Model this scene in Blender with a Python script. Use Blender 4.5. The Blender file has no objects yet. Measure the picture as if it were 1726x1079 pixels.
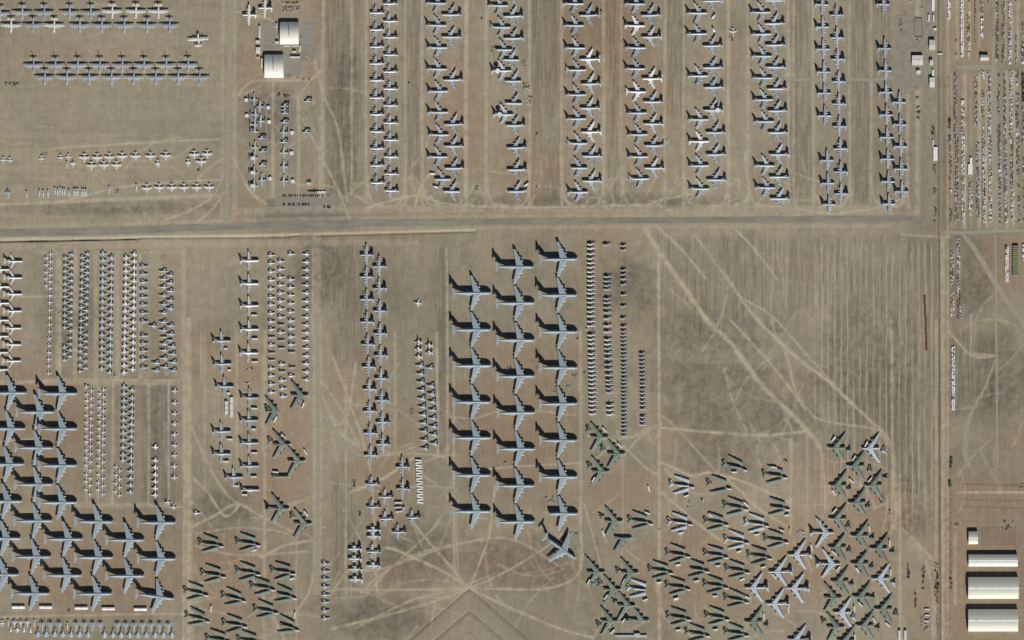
import bpy, math, random
import numpy as np
random.seed(7)
S = 1.15                      # metres per photo pixel
R = math.radians
scene = bpy.context.scene
col = scene.collection
def P(px, py): return ((px-863)*S, (539.5-py)*S)

# ------------------------------------------------------------------ materials
def nodes(name):
    m = bpy.data.materials.new(name); m.use_nodes = True
    nt = m.node_tree; b = nt.nodes['Principled BSDF']
    return m, nt, b
def paint(name, c, rough=.45, var=.12, scale=.25, metal=0., stain=(.25,.22,.18), st=.25):
    """weathered paint: per-object fading, blotches, dust streaks"""
    m, nt, b = nodes(name); N = nt.nodes; L = nt.links
    tc = N.new('ShaderNodeTexCoord'); oi = N.new('ShaderNodeObjectInfo')
    nz = N.new('ShaderNodeTexNoise'); nz.inputs['Scale'].default_value = scale; nz.inputs['Detail'].default_value = 5
    mp = N.new('ShaderNodeMapping'); mp.inputs['Scale'].default_value = (.5, 1.6, 1)
    L.new(tc.outputs['Object'], mp.inputs[0]); L.new(mp.outputs[0], nz.inputs['Vector'])
    ad = N.new('ShaderNodeVectorMath'); ad.operation = 'ADD'
    sc = N.new('ShaderNodeMath'); sc.operation = 'MULTIPLY'; sc.inputs[1].default_value = 57.
    L.new(oi.outputs['Random'], sc.inputs[0]); L.new(mp.outputs[0], ad.inputs[0]); L.new(sc.outputs[0], ad.inputs[1])
    L.new(ad.outputs[0], nz.inputs['Vector'])
    mr = N.new('ShaderNodeMapRange'); mr.inputs[3].default_value = 1-var; mr.inputs[4].default_value = 1+var
    L.new(oi.outputs['Random'], mr.inputs[0])
    rgb = N.new('ShaderNodeRGB'); rgb.outputs[0].default_value = (*c, 1)
    mx = N.new('ShaderNodeVectorMath'); mx.operation = 'SCALE'
    L.new(rgb.outputs[0], mx.inputs[0]); L.new(mr.outputs[0], mx.inputs['Scale'])
    mr2 = N.new('ShaderNodeMapRange'); mr2.inputs[1].default_value = .48; mr2.inputs[2].default_value = .75
    mr2.inputs[3].default_value = 0; mr2.inputs[4].default_value = st
    L.new(nz.outputs[0], mr2.inputs[0])
    mix = N.new('ShaderNodeMix'); mix.data_type = 'RGBA'
    L.new(mr2.outputs[0], mix.inputs[0]); L.new(mx.outputs[0], mix.inputs[6]); mix.inputs[7].default_value = (*stain, 1)
    L.new(mix.outputs[2], b.inputs['Base Color'])
    b.inputs['Roughness'].default_value = rough; b.inputs['Metallic'].default_value = metal
    return m
M = dict(
    grey=paint('weathered grey aircraft paint', (.335,.39,.43), .5, .16, stain=(.2,.21,.22)),
    hgrey=paint('pale grey airlifter paint', (.31,.375,.41), .5, .08, .12, stain=(.21,.245,.265), st=.55),
    lgrey=paint('light grey aircraft paint', (.47,.52,.55), .45, .1),
    white=paint('white aircraft paint', (.72,.73,.73), .4, .08, st=.2),
    offw=paint('chalky off white paint', (.66,.66,.62), .5, .08, st=.2),
    green=paint('faded green camouflage paint', (.205,.25,.205), .6, .2, .3, stain=(.10,.12,.095), st=.8),
    greenw=paint('faded pale bomber paint', (.43,.50,.55), .55, .1, .15, stain=(.25,.27,.3), st=.5),
    bare=paint('bare aluminium skin', (.55,.56,.56), .35, .1, metal=.4),
    dark=paint('black rubber and glass', (.02,.022,.025), .35, .2),
    prop=paint('dark propeller paint', (.05,.05,.055), .5, .2),
    box=paint('white painted box', (.8,.8,.76), .5, .08, st=.1),
    dbox=paint('dark weathered box', (.10,.09,.08), .7, .5),
    bbox=paint('rusty brown box', (.19,.13,.10), .8, .3),
    gbox=paint('olive yellow box', (.25,.26,.14), .7, .1),
    red=paint('red painted metal', (.4,.06,.04), .5, .2),
    rust=paint('rusted steel', (.16,.07,.04), .85, .2, stain=(.07,.03,.02), st=.6),
    scrub=paint('desert scrub leaves', (.055,.07,.035), .9, .3),
    wood=paint('dry bark', (.12,.09,.07), .9, .2),
)
def vcmat(name, attr, rough, scales):
    m, nt, b = nodes(name); N = nt.nodes; L = nt.links
    at = N.new('ShaderNodeAttribute'); at.attribute_name = attr
    tc = N.new('ShaderNodeTexCoord'); prev = at.outputs['Color']
    for (sc, lo, hi, ax) in scales:
        mp = N.new('ShaderNodeMapping'); mp.inputs['Scale'].default_value = ax
        nz = N.new('ShaderNodeTexNoise'); nz.inputs['Scale'].default_value = sc; nz.inputs['Detail'].default_value = 4; nz.inputs['Roughness'].default_value = .65
        L.new(tc.outputs['Object'], mp.inputs[0]); L.new(mp.outputs[0], nz.inputs['Vector'])
        mr = N.new('ShaderNodeMapRange'); mr.inputs[1].default_value = .3; mr.inputs[2].default_value = .7
        mr.inputs[3].default_value = lo; mr.inputs[4].default_value = hi
        L.new(nz.outputs[0], mr.inputs[0])
        mx = N.new('ShaderNodeVectorMath'); mx.operation = 'SCALE'
        L.new(prev, mx.inputs[0]); L.new(mr.outputs[0], mx.inputs['Scale']); prev = mx.outputs[0]
    L.new(prev, b.inputs['Base Color']); b.inputs['Roughness'].default_value = rough
    b.inputs['Specular IOR Level'].default_value = .15
    return m
M_ground = vcmat('desert soil', 'soil', .95, [(.22,.9,1.1,(1,1,1)), (.06,.92,1.08,(1,1,1)), (.35,.96,1.04,(1,.1,1))])
def soil(name, c, var=.12, sc=.2, ax=(1,1,1)):
    m, nt, b = nodes(name); N = nt.nodes; L = nt.links
    tc = N.new('ShaderNodeTexCoord')
    mp = N.new('ShaderNodeMapping'); mp.inputs['Scale'].default_value = ax
    nz = N.new('ShaderNodeTexNoise'); nz.inputs['Scale'].default_value = sc; nz.inputs['Detail'].default_value = 6; nz.inputs['Roughness'].default_value = .7
    L.new(tc.outputs['Object'], mp.inputs[0]); L.new(mp.outputs[0], nz.inputs['Vector'])
    mr = N.new('ShaderNodeMapRange'); mr.inputs[1].default_value = .3; mr.inputs[2].default_value = .7
    mr.inputs[3].default_value = 1-var; mr.inputs[4].default_value = 1+var
    L.new(nz.outputs[0], mr.inputs[0])
    rgb = N.new('ShaderNodeRGB'); rgb.outputs[0].default_value = (*c, 1)
    mx = N.new('ShaderNodeVectorMath'); mx.operation = 'SCALE'
    L.new(rgb.outputs[0], mx.inputs[0]); L.new(mr.outputs[0], mx.inputs['Scale'])
    L.new(mx.outputs[0], b.inputs['Base Color']); b.inputs['Roughness'].default_value = .9
    b.inputs['Specular IOR Level'].default_value = .2
    return m
M['gravel'] = soil('grey gravel', (.306,.284,.220), .2)
M['asphalt'] = soil('old asphalt', (.236,.22,.175), .25, .06, (.3,1,1))
M['pad'] = soil('grey concrete pad', (.268,.25,.208), .15)
M['dpad'] = soil('dark gravel pad', (.262,.241,.19), .22, .08)
def roofmat(name, c, pitch, axis=0, amp=.13, rough=.4):
    m, nt, b = nodes(name); N = nt.nodes; L = nt.links
    tc = N.new('ShaderNodeTexCoord'); sp = N.new('ShaderNodeSeparateXYZ'); L.new(tc.outputs['Object'], sp.inputs[0])
    mu = N.new('ShaderNodeMath'); mu.operation = 'MULTIPLY'; mu.inputs[1].default_value = 1/pitch; L.new(sp.outputs[axis], mu.inputs[0])
    fr = N.new('ShaderNodeMath'); fr.operation = 'FRACT'; L.new(mu.outputs[0], fr.inputs[0])
    gt = N.new('ShaderNodeMapRange'); gt.inputs[1].default_value = .72; gt.inputs[2].default_value = .9; gt.inputs[3].default_value = 1; gt.inputs[4].default_value = 1-amp
    L.new(fr.outputs[0], gt.inputs[0])
    nz = N.new('ShaderNodeTexNoise'); nz.inputs['Scale'].default_value = .25; nz.inputs['Detail'].default_value = 5; L.new(tc.outputs['Object'], nz.inputs['Vector'])
    mr = N.new('ShaderNodeMapRange'); mr.inputs[3].default_value = .86; mr.inputs[4].default_value = 1.1; L.new(nz.outputs[0], mr.inputs[0])
    m2 = N.new('ShaderNodeMath'); m2.operation = 'MULTIPLY'; L.new(gt.outputs[0], m2.inputs[0]); L.new(mr.outputs[0], m2.inputs[1])
    rgb = N.new('ShaderNodeRGB'); rgb.outputs[0].default_value = (*c, 1)
    mx = N.new('ShaderNodeVectorMath'); mx.operation = 'SCALE'; L.new(rgb.outputs[0], mx.inputs[0]); L.new(m2.outputs[0], mx.inputs['Scale'])
    L.new(mx.outputs[0], b.inputs['Base Color']); b.inputs['Roughness'].default_value = rough
    return m
M['roof'] = roofmat('white ribbed metal roof', (.66,.65,.59), 2.6, 0, .2)
M['roof2'] = roofmat('pale ribbed metal roof', (.56,.57,.48), 3.1, 0, .15)
M['ridge'] = roofmat('white ridge cap', (.85,.86,.84), 30)
M['wall'] = paint('pale metal wall', (.6,.6,.56), .6, .05)
M['shade'] = paint('dark opening', (.03,.03,.03), .8, .1)

# ------------------------------------------------------------------ mesh builder
class MB:
    def __init__(s): s.v = []; s.f = []
    def add(s, vs, fs):
        k = len(s.v); s.v += vs; s.f += [tuple(i+k for i in f) for f in fs]; return s
    def box(s, x, y, z, dx, dy, dz, a=0., inset=0.):
        c, n = math.cos(a), math.sin(a); vs = []
        for zz, q in ((0, 0), (dz, inset)):
            for sx, sy in ((-1,-1),(1,-1),(1,1),(-1,1)):
                u = sx*(dx/2-q); w = sy*(dy/2-q)
                vs.append((x+u*c-w*n, y+u*n+w*c, z+zz))
        return s.add(vs, [(3,2,1,0),(4,5,6,7),(0,1,5,4),(1,2,6,5),(2,3,7,6),(3,0,4,7)])
    def loft(s, secs, n=12):
        """secs: (x, y, z, ry, rz) rings along x"""
        vs = []
        for (x, y, z, ry, rz) in secs:
            for i in range(n):
                t = 2*math.pi*i/n; vs.append((x, y+ry*math.cos(t), z+rz*math.sin(t)))
        fs = []; m = len(secs)
        for j in range(m-1):
            for i in range(n):
                k = (i+1) % n; fs.append((j*n+i, j*n+k, (j+1)*n+k, (j+1)*n+i))
        fs.append(tuple(range(n-1,-1,-1))); fs.append(tuple((m-1)*n+i for i in range(n)))
        return s.add(vs, fs)
    def foil(s, secs, vert=False):
        """secs: (x_le, chord, span, height, thick); span on y (or on z when vert)"""
        vs = []
        for (x, c, u, h, t) in secs:
            for fx, ft in ((0,0),(.12,.42),(.4,.5),(1,.04),(1,-.04),(.4,-.5),(.12,-.42)):
                if vert: vs.append((x-fx*c, h+ft*t, u))
                else: vs.append((x-fx*c, u, h+ft*t))
        n = 7; fs = []; m = len(secs)
        for j in range(m-1):
            for i in range(n):
                k = (i+1) % n; fs.append((j*n+i, j*n+k, (j+1)*n+k, (j+1)*n+i))
        fs.append(tuple(range(n-1,-1,-1))); fs.append(tuple((m-1)*n+i for i in range(n)))
        return s.add(vs, fs)
    def disc(s, x, y, z, r, h, n=20, r2=None):
        vs = []
        for q, rr in ((0, r), (.5, r2 or r), (1, r)):
            for i in range(n):
                t = 2*math.pi*i/n; vs.append((x+rr*math.cos(t), y+rr*math.sin(t), z+q*h))
        fs = [(j*n+i, j*n+(i+1)%n, (j+1)*n+(i+1)%n, (j+1)*n+i) for j in range(2) for i in range(n)]
        fs.append(tuple(range(n-1,-1,-1))); fs.append(tuple(2*n+i for i in range(n)))
        return s.add(vs, fs)
    def mesh(s, name, mat, smooth=False):
        me = bpy.data.meshes.new(name); me.from_pydata(s.v, [], s.f); me.materials.append(M[mat] if isinstance(mat, str) else mat)
        if smooth: me.polygons.foreach_set('use_smooth', [True]*len(me.polygons))
        me.update(); return me
def mir(secs): return [(a, b, -c, d, e) for (a, b, c, d, e) in secs][::-1]

def link(name, me, parent=None):
    o = bpy.data.objects.new(name, me); col.objects.link(o)
    if parent: o.parent = parent
    return o
USED = {}
def tag(o, label, cat, group=None, kind=None):
    k = USED.get(label, 0); USED[label] = k+1
    if k: print('DUPLICATE LABEL', label)
    o['label'] = label; o['category'] = cat
    if group: o['group'] = group
    if kind: o['kind'] = kind
    return o
def place(spec, x, y, ang, label, cat, group=None, z=0.):
    """spec = (name, mesh-or-None, parts); a part = (name, mesh, subparts)"""
    o = bpy.data.objects.new(spec[0], spec[1]); col.objects.link(o)
    o.location = (x, y, z); o.rotation_euler = (0, 0, R(ang))
    for (n, me, subs) in spec[2]:
        c = link(n, me, o)
        for (n2, me2, _) in subs: link(n2, me2, c)
    return tag(o, label, cat, group)

ONES = 'first second third fourth fifth sixth seventh eighth ninth tenth eleventh twelfth thirteenth fourteenth fifteenth sixteenth seventeenth eighteenth nineteenth'.split()
TENS = {2:('twentieth','twenty'),3:('thirtieth','thirty'),4:('fortieth','forty'),5:('fiftieth','fifty'),6:('sixtieth','sixty'),7:('seventieth','seventy'),8:('eightieth','eighty'),9:('ninetieth','ninety')}
def nth(n):
    if n < 20: return ONES[n-1]
    t, u = divmod(n, 10)
    return TENS[t][0] if u == 0 else TENS[t][1]+'-'+ONES[u-1]

# ------------------------------------------------------------------ aircraft kinds
def gear(pts, h):
    out = []
    for (x, y) in pts:
        b = MB(); b.box(x, y, .4, .35, .25, h-.4); b.loft([(x-.55, y, .5, .3, .5), (x+.55, y, .5, .3, .5)], 8)
        out.append(('landing_gear', b.mesh('landing_gear', 'dark'), []))
    return out
def fuse(L0, L1, r, zc, nose=3.5, tail=9, tz=1.3, w=None):
    """front x, rear x, radius, centre height"""
    w = w or r
    return [(L1, 0, zc+tz, .15, .2), (L1+tail*.35, 0, zc+tz*.75, w*.45, r*.45), (L1+tail, 0, zc, w, r), (0 if L1+tail < 0 else L1+tail+1, 0, zc, w, r), (L0-nose, 0, zc, w, r),
            (L0-nose*.45, 0, zc-.05*r, w*.85, r*.85), (L0-nose*.12, 0, zc-.15*r, w*.5, r*.5), (L0, 0, zc-.2*r, w*.12, r*.12)]
def big(kind, fsecs, wing, stab, fin, engines, body, wingm, eng_r, eng_l, props=False, wheels=(), extra=(), cockpit=None, nos=(), engm=None, prow=0, nosem=None):
    """assembles the part tree of a large aircraft"""
    parts = []
    sub = []
    if cockpit:
        x, z, w = cockpit
        sub.append(('cockpit_window', MB().box(x, 0, z, .9, w, .5, 0, .12).mesh('cockpit_window', 'dark'), []))
    if nosem:
        x, z, r, l = nosem
        sub.append(('radome', MB().loft([(x-l, 0, z, r, r), (x-l*.5, 0, z, r*.85, r*.85), (x-.05*l, 0, z-.1, r*.4, r*.4), (x+.05, 0, z-.1, .1, .1)], 10).mesh('radome', 'white', True), []))
    parts.append(('fuselage', MB().loft(fsecs, 14).mesh('fuselage', body, True), sub))
    for sgn in (1, -1):
        if ('wl' if sgn > 0 else 'wr') in nos: continue
        secs = wing if sgn > 0 else mir(wing)
        es = []
        for (x, y, z) in engines:
            if 'eng' in nos: break
            yy = y*sgn
            e = MB().loft([(x-eng_l, yy, z, eng_r*.35, eng_r*.35), (x-eng_l*.6, yy, z, eng_r*.9, eng_r*.9), (x-eng_l*.15, yy, z, eng_r, eng_r), (x, yy, z, eng_r*.75, eng_r*.75)], 10)
            if not props: e.box(x-eng_l*.55, yy, z+eng_r*.5, eng_l*.6, .3, eng_r*.9)
            es.append(('engine', e.mesh('engine', engm or wingm, True), []))
            if props:
                p = MB()
                for k in range(4):
                    a = math.pi/4+k*math.pi/2; q = prow
                    p.add([(x+.15, yy+math.cos(a)*.2-math.sin(a)*.2, z+math.sin(a)*.2+math.cos(a)*.2), (x+.15, yy+math.cos(a)*q-math.sin(a)*.16, z+math.sin(a)*q+math.cos(a)*.16),
                           (x+.15, yy+math.cos(a)*q+math.sin(a)*.16, z+math.sin(a)*q-math.cos(a)*.16), (x+.15, yy+math.cos(a)*.2+math.sin(a)*.2, z+math.sin(a)*.2-math.cos(a)*.2),
                           (x+.3, yy+math.cos(a)*.2, z+math.sin(a)*.2), (x+.3, yy+math.cos(a)*q, z+math.sin(a)*q)], [(0,1,2,3),(0,4,5,1),(3,2,5,4),(0,3,4),(1,5,2)])
                p.loft([(x-.05, yy, z, .35, .35), (x+.35, yy, z, .28, .28), (x+.7, yy, z, .05, .05)], 8)
                es.append(('propeller', p.mesh('propeller', 'prop'), []))
        parts.append(('wing', MB().foil(secs).mesh('wing', wingm), es))
    if 'tail' not in nos:
        for sgn in (1, -1):
            parts.append(('tailplane', MB().foil(stab if sgn > 0 else mir(stab)).mesh('tailplane', wingm), []))
    if 'fin' not in nos:
        for f in (fin if isinstance(fin[0], list) else [fin]):
            parts.append(('tail_fin', MB().foil(f, True).mesh('tail_fin', body if body != 'white' else 'white'), []))
    if wheels: parts += gear(wheels[0], wheels[1])
    parts += list(extra)
    return (kind, None, parts)

def airlifter(nos=()):
    fs = [(-37, 0, 8.2, .3, .5), (-30, 0, 7.5, 1.5, 2.1), (-20, 0, 6.4, 2.8, 3.7), (-8, 0, 5.7, 3.2, 4.6), (24, 0, 5.7, 3.2, 4.6), (31, 0, 5.5, 2.9, 4.2), (35, 0, 4.8, 2.0, 2.9), (37.6, 0, 4.0, .5, .7)]
    if 'tail' in nos: fs = fs[2:]
    w = [(16.5, 14.5, 2.6, 9.4, 1.6), (9.2, 9.5, 15, 8.6, 1.1), (.2, 4.2, 34, 7.0, .45)]
    st = [(-31.5, 6.2, .2, 19.3, .6), (-35.5, 2.8, 9.6, 19.0, .3)]
    fi = [(-21, 11.5, 7.5, 0, 1.2), (-29.5, 8.0, 19.3, 0, .7)]
    n = ('tail','fin') if 'tail' in nos else ()
    sp = MB().loft([(-14, 4.1, 3.2, .2, .4), (-9, 4.1, 2.7, .9, 1.3), (6, 4.1, 2.7, .9, 1.3), (10, 4.1, 3.2, .2, .4)], 8)
    sp2 = MB().loft([(-14, -4.1, 3.2, .2, .4), (-9, -4.1, 2.7, .9, 1.3), (6, -4.1, 2.7, .9, 1.3), (10, -4.1, 3.2, .2, .4)], 8)
    return big('giant_cargo_jet', fs, w, st, fi, [(15.0, 11.8, 6.2), (9.6, 19.0, 5.8)], 'hgrey', 'hgrey', 1.45, 7.2, wheels=([(27,0),(3,-3.6),(3,3.6),(-6,-3.6),(-6,3.6)], 2.6), cockpit=(32.2, 8.9, 2.6), nos=n+tuple(nos), engm='lgrey', extra=[('wheel_fairing', q.mesh('wheel_fairing', 'hgrey', True), []) for q in (sp, sp2)])
def tanker(body='grey', nos=(), dome=False, length=1.):
    fs = fuse(20.3, -20.3, 1.95, 3.5, 4.5, 12, 1.0)
    if 'tail' in nos: fs = [(-12.5, 0, 3.5, 1.6, 1.6)] + fs[2:]
    w = [(10.2, 10.5, 1.2, 2.6, 1.1), (4.2, 6.3, 8.5, 3.0, .8), (-4.0, 3.0, 19.8, 4.2, .35)]
    st = [(-14.2, 4.6, .3, 4.9, .45), (-18.3, 2.0, 6.6, 5.3, .2)]
    fi = [(-12.4, 6.5, 4.7, 0, .6), (-17.4, 2.9, 12.4, 0, .3)]
    ex = []
    if dome:
        b = MB().disc(-7.5, 0, 8.8, 4.3, 1.6, 24, 4.6); s_ = MB().box(-7.5, 1.1, 5.0, 1.6, .4, 4.0).box(-7.5, -1.1, 5.0, 1.6, .4, 4.0)
        ex = [('radar_dome', b.mesh('radar_dome', 'white'), [('strut', s_.mesh('strut', 'white'), [])])]
    wm = {'grey':'grey','white':'white','lgrey':'lgrey'}[body]
    return big('swept_wing_jet', fs, w, st, fi, [(7.6, 8.6, 1.9), (2.7, 14.0, 2.3)], 'lgrey' if body == 'grey' else body, wm, .85, 4.6, wheels=([(14,0),(0,-3.2),(0,3.2)], 2.4), cockpit=(17.6, 4.6, 1.7), nos=nos, engm='lgrey' if body != 'white' else 'white', extra=ex)
def airliner():
    fs = fuse(17, -15.5, 1.7, 3.2, 3.4, 9, .9)
    w = [(3.2, 6.2, 1.2, 2.3, .8), (-1.0, 3.9, 6, 2.7, .5), (-5.6, 1.5, 13.6, 3.3, .25)]
    st = [(-15.2, 3.2, .1, 8.4, .35), (-17.6, 1.5, 5.4, 8.2, .18)]
    fi = [(-9.5, 6.2, 4.4, 0, .5), (-14.6, 4.0, 8.4, 0, .3)]
    ex = []
    for s_ in (1, -1):
        e = MB().loft([(-12.5, 2.7*s_, 3.9, .45, .45), (-11, 2.7*s_, 3.9, .75, .75), (-8.4, 2.7*s_, 3.9, .75, .75), (-7.6, 2.7*s_, 3.9, .6, .6)], 10).box(-10.2, 1.9*s_, 3.7, 2.2, 1.0, .3)
        ex.append(('engine', e.mesh('engine', 'lgrey', True), []))
    return big('rear_engine_jet', fs, w, st, fi, [], 'white', 'offw', .7, 3, wheels=([(12,0),(-2,-2.4),(-2,2.4)], 2.0), cockpit=(14.6, 4.2, 1.5), extra=ex)
def turboprop(body='grey', nos=(), clip=False):
    fs = fuse(14.2, -13.8, 2.15, 3.1, 3.4, 10, 1.6)
    w = [(3.6, 5.0, .5, 4.7, .9), (3.4, 4.7, 9.5, 4.6, .8), (2.4, 2.6, 20.0, 4.6, .35)]
    if clip: w = [(3.6, 5.0, .5, 4.7, .9), (3.5, 4.8, 6.2, 4.7, .8)]
    st = [(-9.4, 3.9, .2, 4.7, .5), (-10.4, 2.3, 7.6, 4.7, .25)]
    fi = [(-6.0, 7.6, 4.6, 0, 1.0), (-10.0, 3.4, 12.0, 0, .6)]
    bm = body
    sp = []
    for s_ in (1, -1): sp.append(MB().loft([(-3.5, 2.2*s_, 1.7, .3, .4), (-1.5, 2.3*s_, 1.5, .7, 1.0), (3, 2.3*s_, 1.5, .7, 1.0), (4.5, 2.2*s_, 1.7, .2, .3)], 8))
    return big('turboprop_transport', fs, w, st, fi, [(6.6, 5.0, 4.2), (6.5, 10.1, 4.2)][:1 if clip else 2], bm, bm, .68, 5.2, props=True, prow=2.05, wheels=([(10,0),(0,-2),(0,2)], 1.6), cockpit=(11.2, 4.9, 1.8), nos=nos, engm='white', nosem=(14.3, 2.68, 1.0, 1.7), extra=[('wheel_fairing', q.mesh('wheel_fairing', bm, True), []) for q in sp])
def patrol(nos=(), body='white'):
    fs = fuse(14.2, -14.2, 1.7, 3.8, 3.2, 9, 1.2)
    w = [(5.6, 5.4, 1.0, 2.8, .8), (5.2, 4.6, 8, 3.2, .6), (4.2, 2.5, 15.2, 3.8, .3)]
    st = [(-10.6, 3.0, .3, 4.4, .4), (-11.8, 1.7, 6.4, 4.9, .2)]
    fi = [(-8.2, 6.2, 5.2, 0, .8), (-12.0, 2.8, 10.2, 0, .25)]
    ex = [('tail_boom', MB().loft([(-17.8, 0, 4.3, .12, .12), (-17.2, 0, 4.3, .25, .25), (-13.5, 0, 4.2, .28, .28)], 8).mesh('tail_boom', 'lgrey', True), [])]
    n = tuple(nos)
    return big('patrol_turboprop', fs, w, st, fi, [(8.8, 4.6, 3.8), (8.5, 8.6, 3.9)], body, 'grey', .62, 5.5, props=True, prow=2.05, wheels=([(11,0),(2,-4.6),(2,4.6)], 1.9), cockpit=(11.2, 5.0, 1.5), nos=n, engm='lgrey', extra=ex if 'tail' not in nos else [])
def heavyprop(body='grey', nos=()):
    fs = fuse(19.2, -17.5, 1.95, 3.5, 4.2, 13, 1.2)
    w = [(3.0, 6.0, 1.0, 3.4, 1.0), (1.9, 4.6, 6, 3.6, .8), (.2, 2.6, 18.5, 4.4, .35)]
    st = [(-13.5, 3.6, .3, 4.8, .4), (-14.9, 2.0, 6.6, 4.9, .2)]
    fi = [(-11.4, 6.0, 4.9, 0, .5), (-15.6, 2.6, 11.4, 0, .25)]
    fl = MB().loft([(-8.5, 0, 3.3, .8, .5), (-5, 0, 3.2, 2.6, .9), (-.5, 0, 3.2, 3.8, 1.1), (3.5, 0, 3.2, 2.8, .9), (9, 0, 3.3, 1.2, .5)], 12)
    return big('straight_wing_transport', fs, w, st, fi, [(4.6, 6.2, 3.6), (4.0, 11.2, 3.9)], body, 'lgrey' if body == 'white' else 'grey', .75, 4.2, wheels=([(14,0),(0,-3.5),(0,3.5)], 2.3), cockpit=(16.5, 4.8, 1.8), nos=nos, engm='lgrey', extra=[('wing_root_fairing', fl.mesh('wing_root_fairing', body, True), [])])
# bomber, tail already cut away: nose +17.5, cut end -17.5
BF = [(-17.5, 0, 3.7, 1.35, 1.7), (-10, 0, 3.6, 1.6, 1.95), (0, 0, 3.5, 1.65, 2.0), (12, 0, 3.5, 1.65, 2.0), (15, 0, 3.4, 1.5, 1.75), (16.8, 0, 3.1, .95, 1.1), (17.6, 0, 2.9, .25, .3)]
BW = [(7.6, 12.0, 1.2, 5.0, 1.3), (-2.2, 8.0, 12, 4.6, .9), (-15.0, 4.2, 28.0, 3.4, .4)]
def stubs(sgn, m):
    out = []
    for y, x in ((9, 3.2), (16.8, -3.6)):
        b = MB(); b.box(x, y*sgn, 2.6, 4.2, .35, 1.7)
        for d in (-.75, .75): b.loft([(x-1.6, y*sgn+d, 2.6, .45, .45), (x+.4, y*sgn+d, 2.6, .62, .62), (x+2.6, y*sgn+d, 2.6, .5, .5)], 8)
        out.append(('engine_pod', b.mesh('engine_pod', m, True), []))
    return out
def bomber(m='green', nos=(), tail=False):
    fs = BF if not tail else [(-30.5, 0, 4.6, .25, .4), (-24, 0, 4.1, 1.0, 1.3)] + BF
    sub = [('cockpit_window', MB().box(15.3, 0, 4.75, .9, 1.5, .4, 0, .1).mesh('cockpit_window', 'dark'), []),
           ('nose_cone', MB().loft([(14.9, 0, 3.4, 1.54, 1.8), (16.8, 0, 3.1, 1.0, 1.15), (17.7, 0, 2.9, .3, .35)], 12).mesh('nose_cone', 'offw', True), [])]
    if 'nose' in nos: fs = fs[:-4] + [(6.5, 0, 3.5, 1.65, 2.0)]; sub = []
    parts = [('fuselage', MB().loft(fs, 12).mesh('fuselage', m if m != 'greenw' else 'lgrey', True), sub)]
    for sgn, k in ((1, 'wl'), (-1, 'wr')):
        if k in nos: continue
        parts.append(('wing', MB().foil(BW if sgn > 0 else mir(BW)).mesh('wing', m), stubs(sgn, 'offw' if m == 'greenw' else m)))
    if tail:
        st = [(-22.5, 5.5, .3, 4.4, .5), (-27.5, 2.2, 8.0, 4.4, .2)]
        for sgn in (1, -1): parts.append(('tailplane', MB().foil(st if sgn > 0 else mir(st)).mesh('tailplane', m), []))
        parts.append(('tail_fin', MB().foil([(-19.5, 8.5, 5.2, 0, .7), (-26, 4.2, 12.4, 0, .3)], True).mesh('tail_fin', m), []))
    parts += gear([(9, -1), (9, 1), (-6, -1), (-6, 1)], 1.9)
    return ('bomber', None, parts)
def cutspecs(m):
    w = {}
    for sgn, k in ((1, 'up'), (-1, 'low')):
        f = [(3.6, 7.0, -15, 3.3, 1.3), (2.4, 5.4, 0, 3.1, 1.0), (.9, 3.2, 16, 2.7, .5)]
        b = MB().foil(f); b.box(0, -11, 0, 1.2, .5, 3.0).box(0, 6, 0, 1.2, .5, 2.8)
        e = MB()
        for y in (-5, 3):
            e.box(3.4*sgn if False else 4.0, y, 1.2, 3.0, .35, 1.0); e.loft([(3.0, y, 1.2, .5, .5), (5.6, y, 1.2, .5, .5)], 8)
        w[k] = ('severed_wing', b.mesh('severed_wing', m), [('engine_pylon', e.mesh('engine_pylon', 'dark' if m == 'green' else 'lgrey'), [])])
    fb = MB().loft([(-13.5, 0, 3.2, 1.1, 1.4), (-6, 0, 3.2, 1.5, 1.8), (12.6, 0, 3.2, 1.6, 1.95)], 12)
    fu = ('severed_fuselage', fb.mesh('severed_fuselage', 'lgrey' if m == 'greenw' else m, True), [('cut_rim', MB().loft([(12.55, 0, 3.2, 1.5, 1.85), (12.9, 0, 3.2, 1.45, 1.8)], 12).mesh('cut_rim', 'bare'), []),
          ('cradle', MB().box(-7, 0, 0, .8, 2.4, 1.6).box(7, 0, 0, .8, 2.4, 1.5).mesh('cradle', 'dark'), [])])
    nb = MB().loft([(-5.2, 0, 3.0, 1.6, 1.95), (2.4, 0, 3.0, 1.5, 1.8), (4.4, 0, 2.7, .95, 1.15), (5.2, 0, 2.5, .25, .3)], 12)
    no = ('severed_nose', nb.mesh('severed_nose', 'offw', True), [('cockpit_window', MB().box(2.8, 0, 4.1, .9, 1.5, .45, 0, .1).mesh('cockpit_window', 'dark'), []), ('cradle', MB().box(-2, 0, 0, .8, 2.2, 1.2).mesh('cradle', 'dark'), [])])
    return w['up'], w['low'], fu, no, tailspec(m)
def tailspec(m):
    t = MB().loft([(-5.5, 0, 2.8, .3, .4), (0, 0, 2.5, 1.0, 1.2), (5.5, 0, 2.4, 1.2, 1.5)], 10)
    st = [(5.0, 6.5, .3, 2.8, .5), (-2.5, 2.2, 7.8, 2.8, .2)]
    parts = [('tailplane', MB().foil(st).mesh('tailplane', m), []), ('tailplane', MB().foil(mir(st)).mesh('tailplane', m), []),
             ('tail_fin', MB().foil([(2.5, 6.8, 3.3, 0, .7), (-1.8, 3.6, 7.0, 0, .3)], True).mesh('tail_fin', m), []),
             ('cradle', MB().box(1, 0, 0, .8, 1.6, 1.4).mesh('cradle', 'dark'), [])]
    return ('severed_tail', t.mesh('severed_tail', m, True), parts)
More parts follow.
